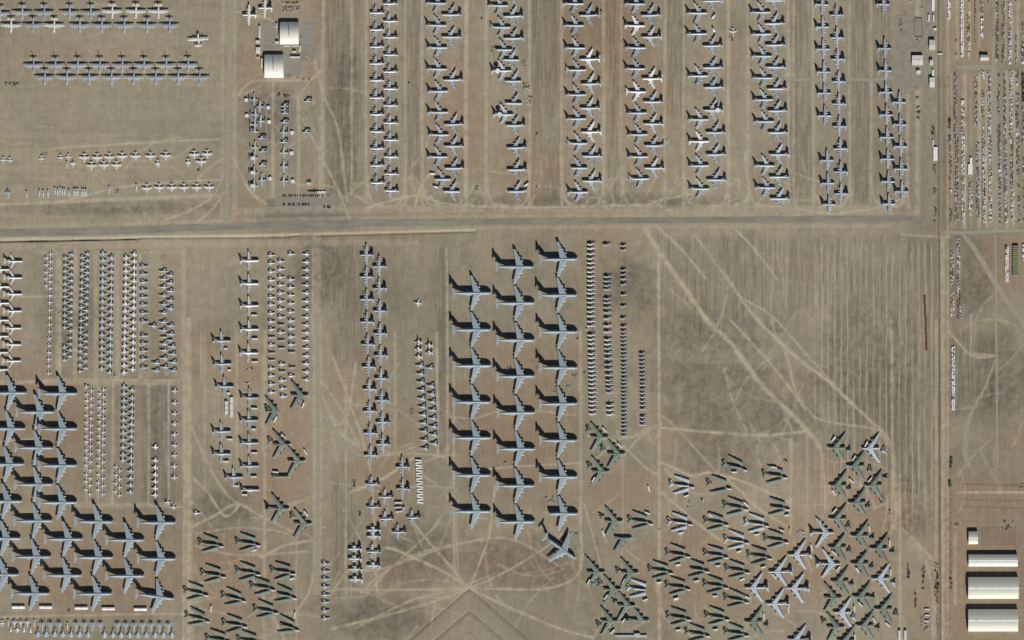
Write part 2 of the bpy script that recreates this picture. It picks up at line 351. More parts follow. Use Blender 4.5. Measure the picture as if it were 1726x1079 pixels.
# small aircraft
def small(kind, L, W, r, zc, le, rc, tip_x, tc, fin_h, body='lgrey', wingm=None, twinfin=False, sw=3.0, nos=(), pods=False, stabw=None, dorsal=True, low=True, fold=False, intake=True):
    h = L/2; zc *= 1.28; fin_h *= 1.12
    fs = fuse(h, -h+.4, r, zc, L*.28, L*.3, .15)
    sub = [('canopy', MB().loft([(h*.28, 0, zc+r*.8, .15, .1), (h*.4, 0, zc+r*.95, .42, .45), (h*.55, 0, zc+r*.8, .38, .35), (h*.68, 0, zc+r*.55, .1, .1)], 8).mesh('canopy', 'dark', True), [])]
    b = MB().loft(fs, 10)
    if intake:
        for s_ in (1, -1): b.loft([(-h+1.0, r*.75*s_, zc-.1, r*.5, r*.55), (h*.05, r*.85*s_, zc-.1, r*.5, r*.7), (h*.32, r*.85*s_, zc-.1, r*.45, r*.62)], 8)
    parts = [('fuselage', b.mesh('fuselage', body, True), sub)]
    wz = zc-.35*r if low else zc+.6*r
    for sgn in (1, -1):
        if 'wing' in nos: break
        hw = W/2*(.45 if fold else 1)
        w = [(le, rc, r*.5, wz, .35), (le+(tip_x-le)*(.45 if fold else 1), tc if not fold else rc*.7, hw, wz+.15, .14)]
        wb = MB().foil(w if sgn > 0 else mir(w))
        if fold: wb.foil([(le-(le-tip_x)*.45, rc*.6, wz+.1, hw*sgn, .16), (tip_x+.2, tc, wz+W/2*.5, hw*sgn*.75, .1)], True)
        es = []
        if pods:
            y = W*.13*sgn; es = [('engine', MB().loft([(le-3.4, y, wz-.7, .35, .35), (le-1, y, wz-.7, .62, .62), (le+1.0, y, wz-.7, .55, .55)], 8).mesh('engine', body, True), [])]
        parts.append(('wing', wb.mesh('wing', wingm or body), es))
    sw_ = stabw or W*.42
    if 'tail' not in nos:
        for sgn in (1, -1):
            s2 = [(-h+2.9, 2.3, r*.4, zc+.1, .2), (-h+1.5, 1.0, sw_/2, zc+.1, .1)]
            parts.append(('tailplane', MB().foil(s2 if sgn > 0 else mir(s2)).mesh('tailplane', wingm or body), []))
    for f in ((1, -1) if twinfin else (0,)):
        if 'fin' in nos: break
        y = f*r*1.15
        parts.append(('tail_fin', MB().foil([(-h+4.6, 3.9, zc+r*.4, y, .3), (-h+2.0, 1.6, fin_h, y*1.15, .12)], True).mesh('tail_fin', wingm or body), []))
    parts += gear([(h*.5, 0), (-.8, -1.4), (-.8, 1.4)], zc-.3)
    return (kind, None, parts)
def radar_plane(fold=False, dome=True):
    fs = fuse(8.2, -8.6, 1.2, 2.4, 2.2, 6, .5)
    w = [(3.2, 3.4, .6, 3.5, .6), (2.4, 1.8, 12.0, 3.8, .25)]
    st = [(-6.5, 2.4, .2, 3.6, .25), (-6.7, 1.8, 3.9, 3.9, .2)]
    fi = [[(-6.2, 2.4, 3.0, y, .2), (-7.0, 1.6, 5.3, y, .15)] for y in (-3.9, -1.3, 1.3, 3.9)]
    ex = []
    if dome: ex.append(('radar_dome', MB().disc(-1.6, 0, 4.9, 3.5, .9, 20, 3.7).mesh('radar_dome', 'white'), [('strut', MB().box(-1.6, 0, 3.4, 1.2, .8, 1.6).mesh('strut', 'lgrey'), [])]))
    nos = ()
    if fold:
        nos = ('wl', 'wr')
        for s_ in (1, -1):
            ex.append(('folded_wing', MB().foil([(3.2, 3.4, .6*s_, 3.5, .5), (2.8, 3.0, 4.2*s_, 3.6, .4)] if s_ > 0 else [(2.8, 3.0, -4.2, 3.6, .4), (3.2, 3.4, -.6, 3.5, .5)]).foil([(2.0, 8.0, 2.4, 3.6*s_, .3), (1.2, 7.6, 5.0, 4.0*s_, .2)], True).mesh('folded_wing', 'lgrey'), []))
    return big('radar_turboprop', fs, w, st, fi, [(5.2, 3.3, 3.2)], 'lgrey', 'lgrey', .6, 5.0, props=True, prow=1.9, wheels=([(6,0),(0,-3),(0,3)], 1.5), cockpit=(6.4, 3.4, 1.1), nos=nos, extra=ex)
def helicopter(L=16., m='lgrey', big_=True):
    h = L/2; r = 1.5 if big_ else 1.25; zc = 3.3 if big_ else 2.9
    fb = MB().loft([(-h*.3, 0, zc+.2, .8, .9), (-h*.1, 0, zc, r*.9, r*.95), (h*.65, 0, zc, r, r), (h*.88, 0, zc-.2, r*.8, r*.75), (h, 0, zc-.5, .2, .2)], 12)
    tb = MB().loft([(-h, 0, zc+.9, .35, .5), (-h*.6, 0, zc+.5, .7, .9), (-h*.15, 0, zc+.2, 1.1, 1.15)], 10)
    fin = MB().foil([(-h+2.2, 2.0, zc+.8, 0, .3), (-h+.9, 1.2, zc+3.0, 0, .2)], True)
    ro = MB().disc(-h+.5, .35, zc+2.4, .25, .2, 8).box(-h+.5, .45, zc+1.3, .25, .08, 2.6)
    hub = MB().disc(h*.2, 0, zc+r+.9, .55, .5, 10).box(h*.2, 0, zc+r-.2, .5, .5, 1.2)
    for k in range(4): 
        a = R(45+90*k); hub.box(h*.2+math.cos(a)*.9, math.sin(a)*.9, zc+r+1.05, 1.3, .25, .15, a)
    eng = [MB().loft([(-.5, .65*s_, zc+r+.1, .35, .35), (h*.32, .65*s_, zc+r+.1, .45, .45)], 8) for s_ in (1, -1)]
    sps = []
    for s_ in (1, -1): sps.append(MB().loft([(-h*.1, (r+.25)*s_, zc-.7, .2, .2), (h*.1, (r+.35)*s_, zc-.8, .5, .5), (h*.45, (r+.25)*s_, zc-.7, .3, .3)], 8))
    st = MB().foil([(-h+1.6, 1.2, -1.9, zc+1.0, .15), (-h+1.6, 1.2, 1.9, zc+1.0, .15)])
    return ('helicopter', None, [('fuselage', fb.mesh('fuselage', m, True), [('windscreen', MB().loft([(h*.8, 0, zc+.25, r*.82, .5), (h*.93, 0, zc-.1, r*.5, .45)], 8).mesh('windscreen', 'dark'), [])]),
        ('tail_boom', tb.mesh('tail_boom', m, True), [('tail_rotor', ro.mesh('tail_rotor', 'dark'), [])]), ('tail_fin', fin.mesh('tail_fin', m), []), ('stabiliser', st.mesh('stabiliser', m), []),
        ('rotor_hub', hub.mesh('rotor_hub', 'dark'), []), *[('engine', q.mesh('engine', m, True), []) for q in eng], *[('sponson', q.mesh('sponson', m, True), []) for q in sps],
        *gear([(h*.6, 0), (0, -r), (0, r)], zc-1)])

SPEC = dict(
  c5=airlifter(), c5x=airlifter(('tail',)),
  kc=tanker('grey'), kcw=tanker('white'), kcl=tanker('lgrey'), kcx=tanker('grey', ('tail','fin')), kcn=tanker('white', ('fin',)), kcg=tanker('grey', ('fin',)), aw=tanker('lgrey', (), True),
  dc=airliner(), tp=turboprop('grey'), tpw=turboprop('offw'), tpx=turboprop('lgrey', (), True),
  p3=patrol(), p3g=patrol(body='lgrey'), hp=heavyprop('grey'), hpw=heavyprop('white'), hpx=heavyprop('lgrey', ('wl','wr')),
  b=bomber('green'), bw=bomber('greenw'), bt=bomber('greenw', (), True), bgt=bomber('green', (), True), bn=bomber('green', ('nose',)), bs=bomber('green', ('wl',)), bS=bomber('green', ('wr',), True), bno=bomber('green', ('wl','wr')),
  s3=small('twin_pod_jet', 16, 20.9, 1.15, 2.1, 2.6, 4.2, .9, 1.8, 6.8, 'white', pods=True, low=False, intake=False, stabw=8.2),
  s3f=small('twin_pod_jet', 15, 20.9, 1.15, 2.1, 2.4, 4.0, 1.2, 1.6, 6.0, 'white', pods=True, low=False, intake=False, stabw=7, fold=True),
  nar=small('stripped_jet', 14, 8, .95, 1.9, 1, 3, -1, 1.4, 4.6, 'white', nos=('wing',), stabw=4.5),
  f4=small('jet_fighter', 17.4, 11.7, 1.0, 2.1, 2.6, 7.2, -3.6, 1.6, 5.0, 'lgrey', 'grey', stabw=5.5),
  f4w=small('jet_fighter', 15, 10.5, .95, 2.0, 2.0, 6.0, -2.8, 1.5, 4.7, 'white', 'lgrey', stabw=5.2),
  f4n=small('stripped_jet', 14.5, 10.5, .95, 2.0, 2.0, 6.0, -2.8, 1.5, 4.7, 'lgrey', nos=('wing',), stabw=5),
  a7=small('attack_jet', 13.5, 11.4, .95, 1.95, 2.0, 4.8, -1.6, 1.4, 4.7, 'lgrey', 'lgrey', stabw=5.4, low=False),
  a7w=small('attack_jet', 13.5, 11.4, .95, 1.95, 2.0, 4.8, -1.6, 1.4, 4.7, 'white', 'white', stabw=5.4, low=False),
  a4=small('light_attack_jet', 11.5, 8.6, .8, 1.8, 1.5, 5.0, -1.8, 1.0, 4.3, 'lgrey', 'lgrey', stabw=3.6),
  t37=small('small_trainer', 8.9, 10.4, .7, 1.5, 1.7, 2.0, 1.3, 1.2, 2.9, 'white', 'white', stabw=4.2, intake=False),
  t2=small('straight_wing_jet', 12, 11, .85, 1.8, 1.6, 2.8, .9, 1.5, 4.6, 'white', 'white', stabw=5.5, intake=False),
  f15=small('twin_fin_fighter', 18, 12.4, 1.15, 2.2, 2.8, 8.4, -3.9, 1.8, 5.4, 'lgrey', 'grey', twinfin=True, stabw=8.0),
  f14=small('twin_fin_fighter', 18.5, 11.8, 1.3, 2.2, 3.6, 9.5, -5.0, 2.0, 5.2, 'lgrey', 'grey', twinfin=True, stabw=9.4),
  sw=small('swept_wing_business_jet', 16, 15, .95, 2.0, 2.2, 4.0, -2.4, 1.4, 5.0, 'white', 'white', stabw=6, intake=False),
  e2=radar_plane(), e2n=radar_plane(dome=False), e2f=radar_plane(True, False),
  ch=helicopter(17, 'white'), chg=helicopter(17, 'lgrey'), uh=helicopter(12.5, 'lgrey', False),
)
CATS = dict(giant_cargo_jet='cargo plane', swept_wing_jet='tanker plane', rear_engine_jet='airliner', turboprop_transport='transport plane', patrol_turboprop='patrol plane',
  straight_wing_transport='transport plane', bomber='bomber', twin_pod_jet='jet', stripped_jet='jet', jet_fighter='fighter jet', attack_jet='attack jet', light_attack_jet='attack jet',
  small_trainer='trainer plane', straight_wing_jet='jet', twin_fin_fighter='fighter jet', swept_wing_business_jet='jet', radar_turboprop='radar plane', helicopter='helicopter')

def Z(ox, oy, s, *pts):
    out = []
    for p in pts: out.append((ox+p[0]/s, oy+p[1]/s) + tuple(p[2:]))
    return out
def C(ox, oy, s, x0, x1, ys, k=None):
    """a column: x runs from x0 to x1 along ys; an entry may be (y, kind)"""
    out = []; n = len(ys)
    for i, y in enumerate(ys):
        kk = k
        if isinstance(y, tuple): y, kk = y
        x = x0+(x1-x0)*i/max(1, n-1)
        out.append((ox+x/s, oy+y/s) + ((kk,) if kk else ()))
    return out
LOOK = dict(kcw='bright white ', kcl='pale ', kcx='tailless grey ', kcn='white finless ', kcg='finless ', aw='disc-carrying ', tpw='white ', tpx='clipped-wing ', p3g='pale grey ', bw='pale blue-grey ', bt='pale blue-grey ', c5x='tailless ', nar='wingless white ', f4n='wingless ', s3f='folded-wing ', hpw='white-topped ', hpx='wingless ')
NPL = 0
def G(kind, ang, pts, noun, where, group, axis='y', jit=1.2, dx=0, dy=0, z=0):
    """a file of aircraft; label = look + noun + rank along the file + where the file is"""
    global NPL
    pts = sorted(pts, key=lambda p: p[1] if axis == 'y' else p[0])
    for i, p in enumerate(pts):
        k = p[2] if len(p) > 2 and p[2] else kind
        a = p[3] if len(p) > 3 else ang
        x, y = P(p[0]+dx, p[1]+dy)
        frm = 'from the top' if axis == 'y' else 'from the left'
        lab = f"{LOOK.get(k,'')}{noun}, {nth(i+1)} {frm} {where}" if len(pts) > 1 else f"{LOOK.get(k,'')}{noun} {where}"
        place(SPEC[k], x, y, a+random.uniform(-jit, jit), lab, CATS[SPEC[k][0]], group if len(pts) > 1 else None)
        NPL += 1
T1 = (0, 0, 5.394); T2 = (0, 180, 4.315); T3 = (380, 0, 5.679); T4 = (380, 140, 4.496); T5 = (600, 0, 5.995); T6 = (600, 170, 5.995)
T7 = (810, 0, 5.995); T8 = (810, 170, 5.995); T9 = (1020, 0, 5.995); T10 = (1020, 170, 5.995); T11 = (1230, 0, 5.995); T12 = (1230, 170, 5.677)
T13 = (1440, 0, 5.994); T14 = (1440, 130, 4.496)
E, W_, N_, S_ = 0, 180, 90, -90

# --- turboprop transports, top left
g = 'turboprop transports in the top-left field'
G('tp', S_, Z(*T1, (5,130), (205,120), (405,120), (635,120), (828,120), (1023,108,'tpw'), (1238,108,'tpw'), (1442,108,'tpw')), 'grey turboprop transport', 'in the topmost row, top-left field', g, 'x', dy=-1)
G('tp', S_, Z(*T1, (103,236,'tpw'), (302,236), (495,236,'tpw'), (728,238), (929,238), (1133,238), (1340,238), (1544,238)), 'grey turboprop transport', 'in the second row, top-left field', g, 'x', dy=-1)
G('tp', S_, Z(*T1, (308,600), (506,600), (710,600), (910,600), (1115,600), (1312,600), (1514,600), (1712,598)), 'grey turboprop transport', 'in the third row, top-left field', g, 'x', dy=-1)
G('tp', S_, Z(*T1, (410,710), (611,710), (813,710), (1017,710), (1218,710), (1419,710), (1622,710), (1817,710)), 'grey turboprop transport', 'in the fourth row, top-left field', g, 'x', dy=-1)
G('tpw', 93, [(334.3, 68)], 'turboprop transport parked alone', 'beside the top-left grey road', g)
G('tpw', W_, Z(*T3, (385,78), (232,145)), 'turboprop transport', 'of the pair by the top white hangar', 'transports by the white hangars')
# --- small white jets, left field
g = 'small white jets below the empty field'
G('s3', S_, Z(*T2, (615,372), (708,372), (798,369), (890,364), (988,362), (1097,362), (1207,359), (1415,350), (1508,346)), 'white twin-pod jet', 'in the upper rank of the left field', g, 'x')
G('s3', S_, Z(*T2, (667,430), (757,427), (848,427), (1150,415,'s3f'), (1370,407,'s3f'), (1465,402)), 'white twin-pod jet', 'in the lower staggered rank, left field', g, 'x')
G('s3', S_, Z(*T2, (1070,595), (1160,590), (1250,590), (1340,590), (1432,590), (1522,588)), 'white twin-pod jet', 'in the rank beside the grey road', g, 'x')
G('a7w', S_, Z(*T2, (25,390,'t2'), (72,392,'t2'), (303,380,'t2'), (442,372,'t2'), (487,425,'nar'), (497,367,'t2'), (532,422)), 'small jet', 'in the loose left group', g, 'x')
G('nar', S_, Z(*T2, (60,638,'f4'), (195,640), (287,630), (315,635), (350,632), (400,615), (420,622), (440,612), (456,620), (470,620), (503,630), (540,622), (553,622), (566,620), (598,622), (612,625), (627,625), (795,605), (992,590)), 'small jet', 'in the line of stripped white jets', 'stripped jets in a line', 'x')
# --- radar planes
g = 'radar planes by the white hangars'
G('e2n', E, Z(*T4, (213,127), (222,240), (218,315), (220,370,'e2f'), (220,490), (215,570,'e2'), (213,680,'e2'), (213,780,'e2')), 'twin-engined radar plane', 'of the left file below the hangars', g)
G('e2n', W_, Z(*T4, (268,180), (275,290), (280,420,'e2f'), (287,520,'e2f'), (285,625,'e2f'), (283,738)), 'twin-engined radar plane', 'of the second file below the hangars', g)
G('e2n', W_, Z(*T4, (455,175,'e2f'), (455,205,'e2f'), (455,230,'e2f'), (452,300,'e2f'), (447,375), (448,450,'e2f'), (449,530), (449,635), (449,745)), 'twin-engined radar plane', 'of the third file below the hangars', g)
G('e2f', W_, Z(*T4, (627,140), (615,375)), 'folded-wing radar plane', 'of the right pair below the hangars', g)
DOME = ('detached_radar_dome', MB().disc(0, 0, 2.2, 3.6, .9, 20, 3.8).mesh('detached_radar_dome', 'white'), [('stand', MB().box(0, 0, 0, 1.6, 1.6, 2.2, 0, .4).mesh('stand', 'dark'), [])])
for i, (px, py) in enumerate(sorted(Z(*T4, (158,130), (325,187), (163,248), (332,295), (505,377), (502,532), (340,725), (510,745)), key=lambda p: p[1])):
    x, y = P(px, py); place(DOME, x, y, 0, f'white radar disc on a stand beside radar planes, {nth(i+1)} from the top', 'radar disc', 'detached radar discs')
# --- patrol planes
g = 'patrol planes in the upper double file'
G('p3', W_, C(*T5, 214, 216, [-44,128,297,470,640,810,985]) + C(*T6, 217, 222, [135,308,478,650,825]), 'four-propeller patrol plane', 'of the upper double file, left side', g, dy=1)
G('p3', W_, C(*T5, 348, 354, [35,212,375,552,722,895,1063]) + C(*T6, 356, 362, [220,392,563,735,905]), 'four-propeller patrol plane', 'of the upper double file, right side', g, dy=1)
# --- swept-wing tankers
g = 'swept-wing jets in the upper field'
def tank(ang, pts, where): G('kc', ang, pts, 'four-engined swept jet', where, g)
tank(E, Z(*T5, (812,35), (815,258), (823,483), (818,700), (830,925)) + Z(*T6, (830,118), (838,345), (825,568), (860,795,'kcx')), 'of jet file 1, right-pointing'.replace('1', 'one'))
tank(W_, Z(*T5, (970,152), (970,377), (985,810)) + Z(*T6, (995,240), (995,460), (1000,683), (985,918,'kcx')), 'of jet file two, left-pointing')
tank(E, Z(*T7, (180,58), (205,278,'kcg'), (222,505,'kcx'), (212,718,'aw')) + Z(*T8, (232,140,'aw')), 'of jet file three, right-pointing')
tank(W_, Z(*T7, (335,-50), (335,167), (340,390), (325,607,'kcx'), (350,822,'kcx'), (352,1047,'kcx')) + Z(*T8, (357,250), (370,475), (372,698), (378,917,'kcg')), 'of jet file four, left-pointing')
tank(E, Z(*T7, (940,40), (945,260), (955,487), (965,710,'kcg'), (965,960)) + Z(*T8, (968,183), (980,432,'kcg'), (980,680,'kcx'), (985,925,'kcl')), 'of jet file five, right-pointing')
tank(W_, Z(*T7, (1100,157), (1105,602,'kcw'), (1118,850,'kcl'), (1110,1095,'kcl')) + Z(*T8, (1120,317,'kcw'), (1130,562), (1130,812,'kcl')), 'of jet file six, left-pointing')
tank(E, Z(*T9, (300,42), (300,262,'kcw'), (308,485), (305,697), (312,930,'kcn')) + Z(*T10, (322,125), (330,343), (332,567), (345,790,'kcg')), 'of jet file seven, right-pointing')
tank(W_, Z(*T9, (465,157), (470,377,'kcl'), (475,797,'kcw'), (488,1032)) + Z(*T10, (490,235,'kcl'), (500,455,'kcg'), (500,682,'kcl')), 'of jet file eight, left-pointing')
tank(E, Z(*T9, (930,135), (928,345), (940,770)) + Z(*T10, (945,190,'kcl'), (947,412,'kcw'), (948,657), (953,890)), 'of jet file nine, right-pointing')
tank(W_, Z(*T9, (1090,12), (1090,465), (1095,685), (1100,885)) + Z(*T10, (1095,97,'aw'), (1120,322), (1123,544), (1128,800)), 'of jet file ten, left-pointing')
tank(E, Z(*T11, (312,127), (318,348), (325,570), (332,790), (338,1010)) + Z(*T12, (330,200), (335,622,'kcl'), (340,832)), 'of jet file eleven, right-pointing')
tank(W_, Z(*T11, (458,7), (458,240), (463,457), (470,682), (478,900)) + Z(*T12, (460,97), (465,305), (475,515,'kcl'), (475,730), (482,938)), 'of jet file twelve, left-pointing')
# --- turboprop transports, upper right
g = 'turboprop transports at the upper right'
G('tp', E, Z(*T11, (928,45), (935,272), (940,495), (946,725), (952,940)) + Z(*T12, (905,142), (928,568), (935,787), (945,990)), 'grey turboprop transport', 'of upper right file one', g, dx=0, dy=.5)
G('tp', W_, Z(*T11, (1080,-70), (1082,150), (1088,380), (1095,597), (1105,823), (1108,1048)) + Z(*T12, (1053,243), (1062,457), (1066,677), (1071,887)), 'grey turboprop transport', 'of upper right file two', g, dy=.5)
G('tp', E, Z(*T13, (288,42), (302,488), (308,712)) + Z(*T14, (236,113), (240,285), (244,455), (249,620), (253,790), (258,960)), 'grey turboprop transport', 'of upper right file three', g, dy=.5)
G('tp', E, Z(*T14, (337,190), (342,358), (347,525), (350,695), (356,865)), 'grey turboprop transport', 'of upper right file four', g, dy=.5)
G('sw', S_, [(1235.5, 55)], 'tiny white swept jet', 'parked alone between tanker files', None)
# --- airliners, left edge
g = 'white rear-engined airliners at the left edge'
TA = (0, 400, 4.494)
G('dc', E, C(*TA, 108, 96, [183,308,432,560,690,813,938]), 'white rear-engined airliner', 'of the left edge, inner file', g)
G('dc', E, C(*TA, 10, -2, [245,375,500,628,750,873,1003]), 'white rear-engined airliner', 'of the left edge, outer file', g)
# --- small jets, lower left
g = 'small jets in the lower-left files'
G('t37', W_, C(*TA, 385, 370, [125,180,232,285,335,385,440,492,548,605,657,710,765,818,872,922,972,1028]), 'small pale trainer', 'of the long trainer file', g)
G('t37', E, C(*TA, 355, 352, [155,207,262,312,365]), 'small pale trainer', 'of the short file beside it, leftmost', g)
G('a4', W_, C(*TA, 540, 528, [130,180,228,275,325,372,420,468,515,562,608,655,705,757,805,852,900]), 'light attack jet', 'of small-jet file two, left-pointing', g)
G('a4', E, C(*TA, 503, 495, [155,205,253,300,350,397,445,492,540,588,635,682,830,878,928]), 'light attack jet', 'of small-jet file two, right-pointing', g)
G('a4', W_, C(*TA, 660, 645, [125,172,218,265,312,360,408,455,502,552,605,655,735,785,830,880,935,990]), 'light attack jet', 'of small-jet file three, left-pointing', g)
G('a4', E, C(*TA, 632, 612, [150,195,242,290,338,385,432,480,528,578,628,680,715,765,812,860,912,965,1015]), 'light attack jet', 'of small-jet file three, right-pointing', g)
TB = (150, 400, 4.494)
G('a7', E, C(*TB, 112, 102, [125,175,230,280,330,380,432,485,533,585,635,685,740,790,840,890,940,995]), 'pale attack jet', 'of attack-jet file one, right-pointing', g)
G('a7', W_, C(*TB, 168, 155, [155,210,258,307,357,407,458,505,558,610,658,715,762,813,865,918,968,1025]), 'pale attack jet', 'of attack-jet file one, left-pointing', g)
G('a7w', E, C(*TB, 288, 272, [155,205,255,305,355,405,457,505,557,610,663,715,767,820,868,918,970,1025]), 'white attack jet', 'of attack-jet file two, right-pointing', g)
G('a7w', W_, C(*TB, 340, 328, [130,180,230,280,330,380,432,483,533,585,640,690,745,795,847,895,945,1000]), 'white attack jet', 'of attack-jet file two, left-pointing', g)
g = 'fighters in the left field'
G('f4', E, Z(*TB, (418,222), (418,280), (420,340), (418,400), (418,455), (418,512), (418,575), (420,640), (420,748), (420,805), (420,862), (420,922), (420,988)), 'grey fighter', 'of the single fighter file', g)
G('f4', W_, Z(*TB, (483,672)), 'grey fighter standing between the two fighter files', 'of the left field', g)
G('f4', W_, Z(*TB, (562,258), (562,317), (562,378), (562,442), (562,508), (562,573), (562,642), (562,705), (565,757,'f4n'), (565,807), (566,857), (567,917), (572,985), (506,952), (506,1010)), 'grey fighter', 'of the double fighter file, left side', g)
G('f4', W_, Z(*TB, (610,288), (610,347), (612,408), (612,478), (612,540), (615,670), (617,733), (610,780,'f4n'), (628,828), (632,885), (637,948), (637,1010)), 'grey fighter', 'of the double fighter file, right side', g)
# --- giants
g = 'giant cargo jets parked in the left block'
TC = (0, 620, 4.494); TD = (0, 830, 4.335); TE = (150, 830, 4.335)
dxn = -37.6/S
G('c5', E, Z(*TC, (210,190), (200,460), (190,730), (175,1010)) + Z(*TD, (158,335), (145,600)), 'giant grey cargo jet', 'of left block file one', g, dx=dxn, jit=.5)
G('c5', E, Z(*TC, (421,335), (412,605), (410,883)) + Z(*TD, (390,207), (380,470), (370,738)), 'giant grey cargo jet', 'of left block file two', g, dx=dxn, jit=.5)
G('c5', E, Z(*TC, (592,195), (592,462), (590,740), (590,1020)) + Z(*TD, (612,340), (605,605)), 'giant grey cargo jet', 'of left block file three', g, dx=dxn, jit=.5)
G('c5', E, Z(*TE, (183,213), (183,475), (175,740)), 'giant grey cargo jet', 'of left block file four', g, dx=dxn, jit=.5)
G('c5', E, Z(*TE, (410,347), (410,610)), 'giant grey cargo jet', 'of left block file five', g, dx=dxn, jit=.5)
G('c5', E, Z(*TE, (640,220), (640,485), (628,758,'c5',-8)), 'giant grey cargo jet', 'of left block file six', g, dx=dxn, jit=.3)
g = 'giant cargo jets parked in the middle block'
TF = (740, 600, 5.396); TG = (740, 780, 4.904); TH = (740, 400, 4.904)
G('c5', E, Z(*TH, (435,462), (435,765)) + Z(*TF, (480,90), (478,420), (478,745)) + Z(*TG, (434,103), (434,402)), 'giant grey cargo jet', 'of middle block file one', g, dx=dxn, jit=.7)
G('c5', E, Z(*TH, (790,245), (795,545), (797,850)) + Z(*TF, (877,185), (880,518), (880,845)) + Z(*TG, (797,190), (798,488)), 'giant grey cargo jet', 'of middle block file two', g, dx=dxn, jit=.7)
G('c5', E, Z(*TH, (1150,182), (1145,480), (1150,782)) + Z(*TF, (1265,107), (1265,435), (1265,768)) + Z(*TG, (1150,118), (1155,420,'c5x')), 'giant grey cargo jet', 'of middle block file three', g, dx=dxn, jit=.7)
x, y = P(*Z(*TG, (1000,700))[0][:2]); place(SPEC['c5'], x, y, -36, 'giant grey cargo jet parked askew below the middle block, nose to lower right', 'cargo plane')
# --- long straight-wing transports
TI = (340, 400, 4.905); TJ = (340, 600, 4.495)
g = 'straight-wing transports left of the fighters'
G('hp', E, Z(*TI, (165,857)) + Z(*TJ, (155,62), (173,232), (150,573), (150,743), (243,920)), 'grey straight-wing transport', 'of the left transport file', g)
G('hpw', E, Z(*TI, (393,195), (393,385), (394,567), (394,762), (389,957)) + Z(*TJ, (363,317,'hp'), (358,488,'hp'), (360,660,'hp'), (362,835,'hp'), (366,1015,'hpx')), 'straight-wing transport', 'of the right transport file', g)
g = 'fighters beside the gravel road'
G('f4w', E, Z(*TI, (580,150), (580,215), (580,285), (580,355), (580,425), (580,495), (580,558), (580,628), (580,697), (582,762), (582,828,'f4n'), (582,890), (582,958,'f4n'), (582,1018,'f4n')) + Z(*TJ, (533,95), (533,150), (533,215), (533,277)), 'pale fighter', 'of roadside fighter file one', g)
G('f4w', E, Z(*TI, (658,200), (658,265), (658,330), (658,395), (658,460), (658,527), (658,592), (658,660), (660,725,'f4n'), (660,787), (662,855,'f4n'), (664,918,'f4n'), (668,1050)) + Z(*TJ, (613,120,'f4n'), (615,185), (618,247), (622,307)), 'pale fighter', 'of roadside fighter file two', g)
G('f4w', E, Z(*TI, (742,140), (742,350), (742,415), (742,480), (742,547), (742,617), (744,690), (744,755), (745,822), (747,887), (747,952,'f4n'), (752,1078,'f4n')) + Z(*TJ, (683,152)), 'pale fighter', 'of roadside fighter file three', g)
G('f4w', W_, Z(*TI, (860,140), (860,205), (860,268), (860,330), (860,395), (860,460), (860,527), (860,592), (860,660), (860,725), (860,788), (860,852), (860,917), (860,980), (860,1043)) + Z(*TJ, (785,60), (788,120), (788,180)), 'pale fighter', 'of roadside fighter file four', g)
G('f4', E, Z(300,820,4.165, (1038,542), (1038,596), (1038,650), (1038,705), (1038,762), (1038,812), (1038,872), (1038,927)), 'dark blue-grey fighter', 'of the bottom file by the gravel road', 'fighters at the bottom of the gravel road')
# --- turboprops, middle
TK = (560, 420, 5.395); TL = (560, 600, 5.394); TM = (560, 780, 4.905)
g = 'turboprop transports in the middle double file'
G('tp', W_, Z(*TK, (318,50), (318,250), (320,455), (322,660), (328,865)) + Z(*TL, (337,98), (342,300), (346,500), (351,700), (356,900)), 'grey turboprop transport', 'of the middle double file, left side', g, dy=.5)
G('tp', W_, Z(*TK, (434,155), (435,355), (438,560), (441,765), (446,965)) + Z(*TL, (450,203), (456,402), (463,600), (467,800)), 'grey turboprop transport', 'of the middle double file, right side', g, dy=.5)
g = 'transports in the cluster below the double file'
G('tp', W_, Z(*TM, (585,35), (588,215)), 'grey turboprop transport', 'beside the white container stack', g)
G('tp', W_, Z(*TM, (335,180,'p3g'), (343,368,'p3g'), (345,555,'tpx'), (345,608,'tpx'), (345,737,'p3g'), (345,850,'tpx')), 'grey turboprop', 'of the cluster, left file', g)
G('p3g', W_, Z(*TM, (447,285), (450,465)), 'turboprop', 'of the cluster, middle file', g)
G('p3g', W_, Z(*TM, (555,575), (672,455)), 'turboprop', 'of the pair at the cluster edge', g, 'x')
G('tpx', W_, Z(*TM, (190,712), (190,793), (194,880), (197,965)), 'turboprop', 'of the short file of stripped hulls', g)
G('sw', 172, [(704, 511)], 'small white swept jet', 'alone left of the giant jets', None)
g = 'fighters right of the middle double file'
G('s3f', W_, Z(*TK, (785,848), (783,912), (787,982)), 'white jet', 'of the left three above the twin-fin fighters', g)
G('s3f', W_, Z(*TK, (882,877), (882,944)), 'white jet', 'of the right two above the twin-fin fighters', g)
G('f15', W_, C(*TL, 797, 842, [88,162,237,312,387,462,535,610,685,765,843]), 'twin-fin fighter', 'of the left file of twin-fin fighters', g)
G('f15', W_, Z(*TL, (888,108), (895,272), (902,345), (908,417), (912,492), (915,567), (920,642), (922,715), (925,797)), 'twin-fin fighter', 'of the right file of twin-fin fighters', g)
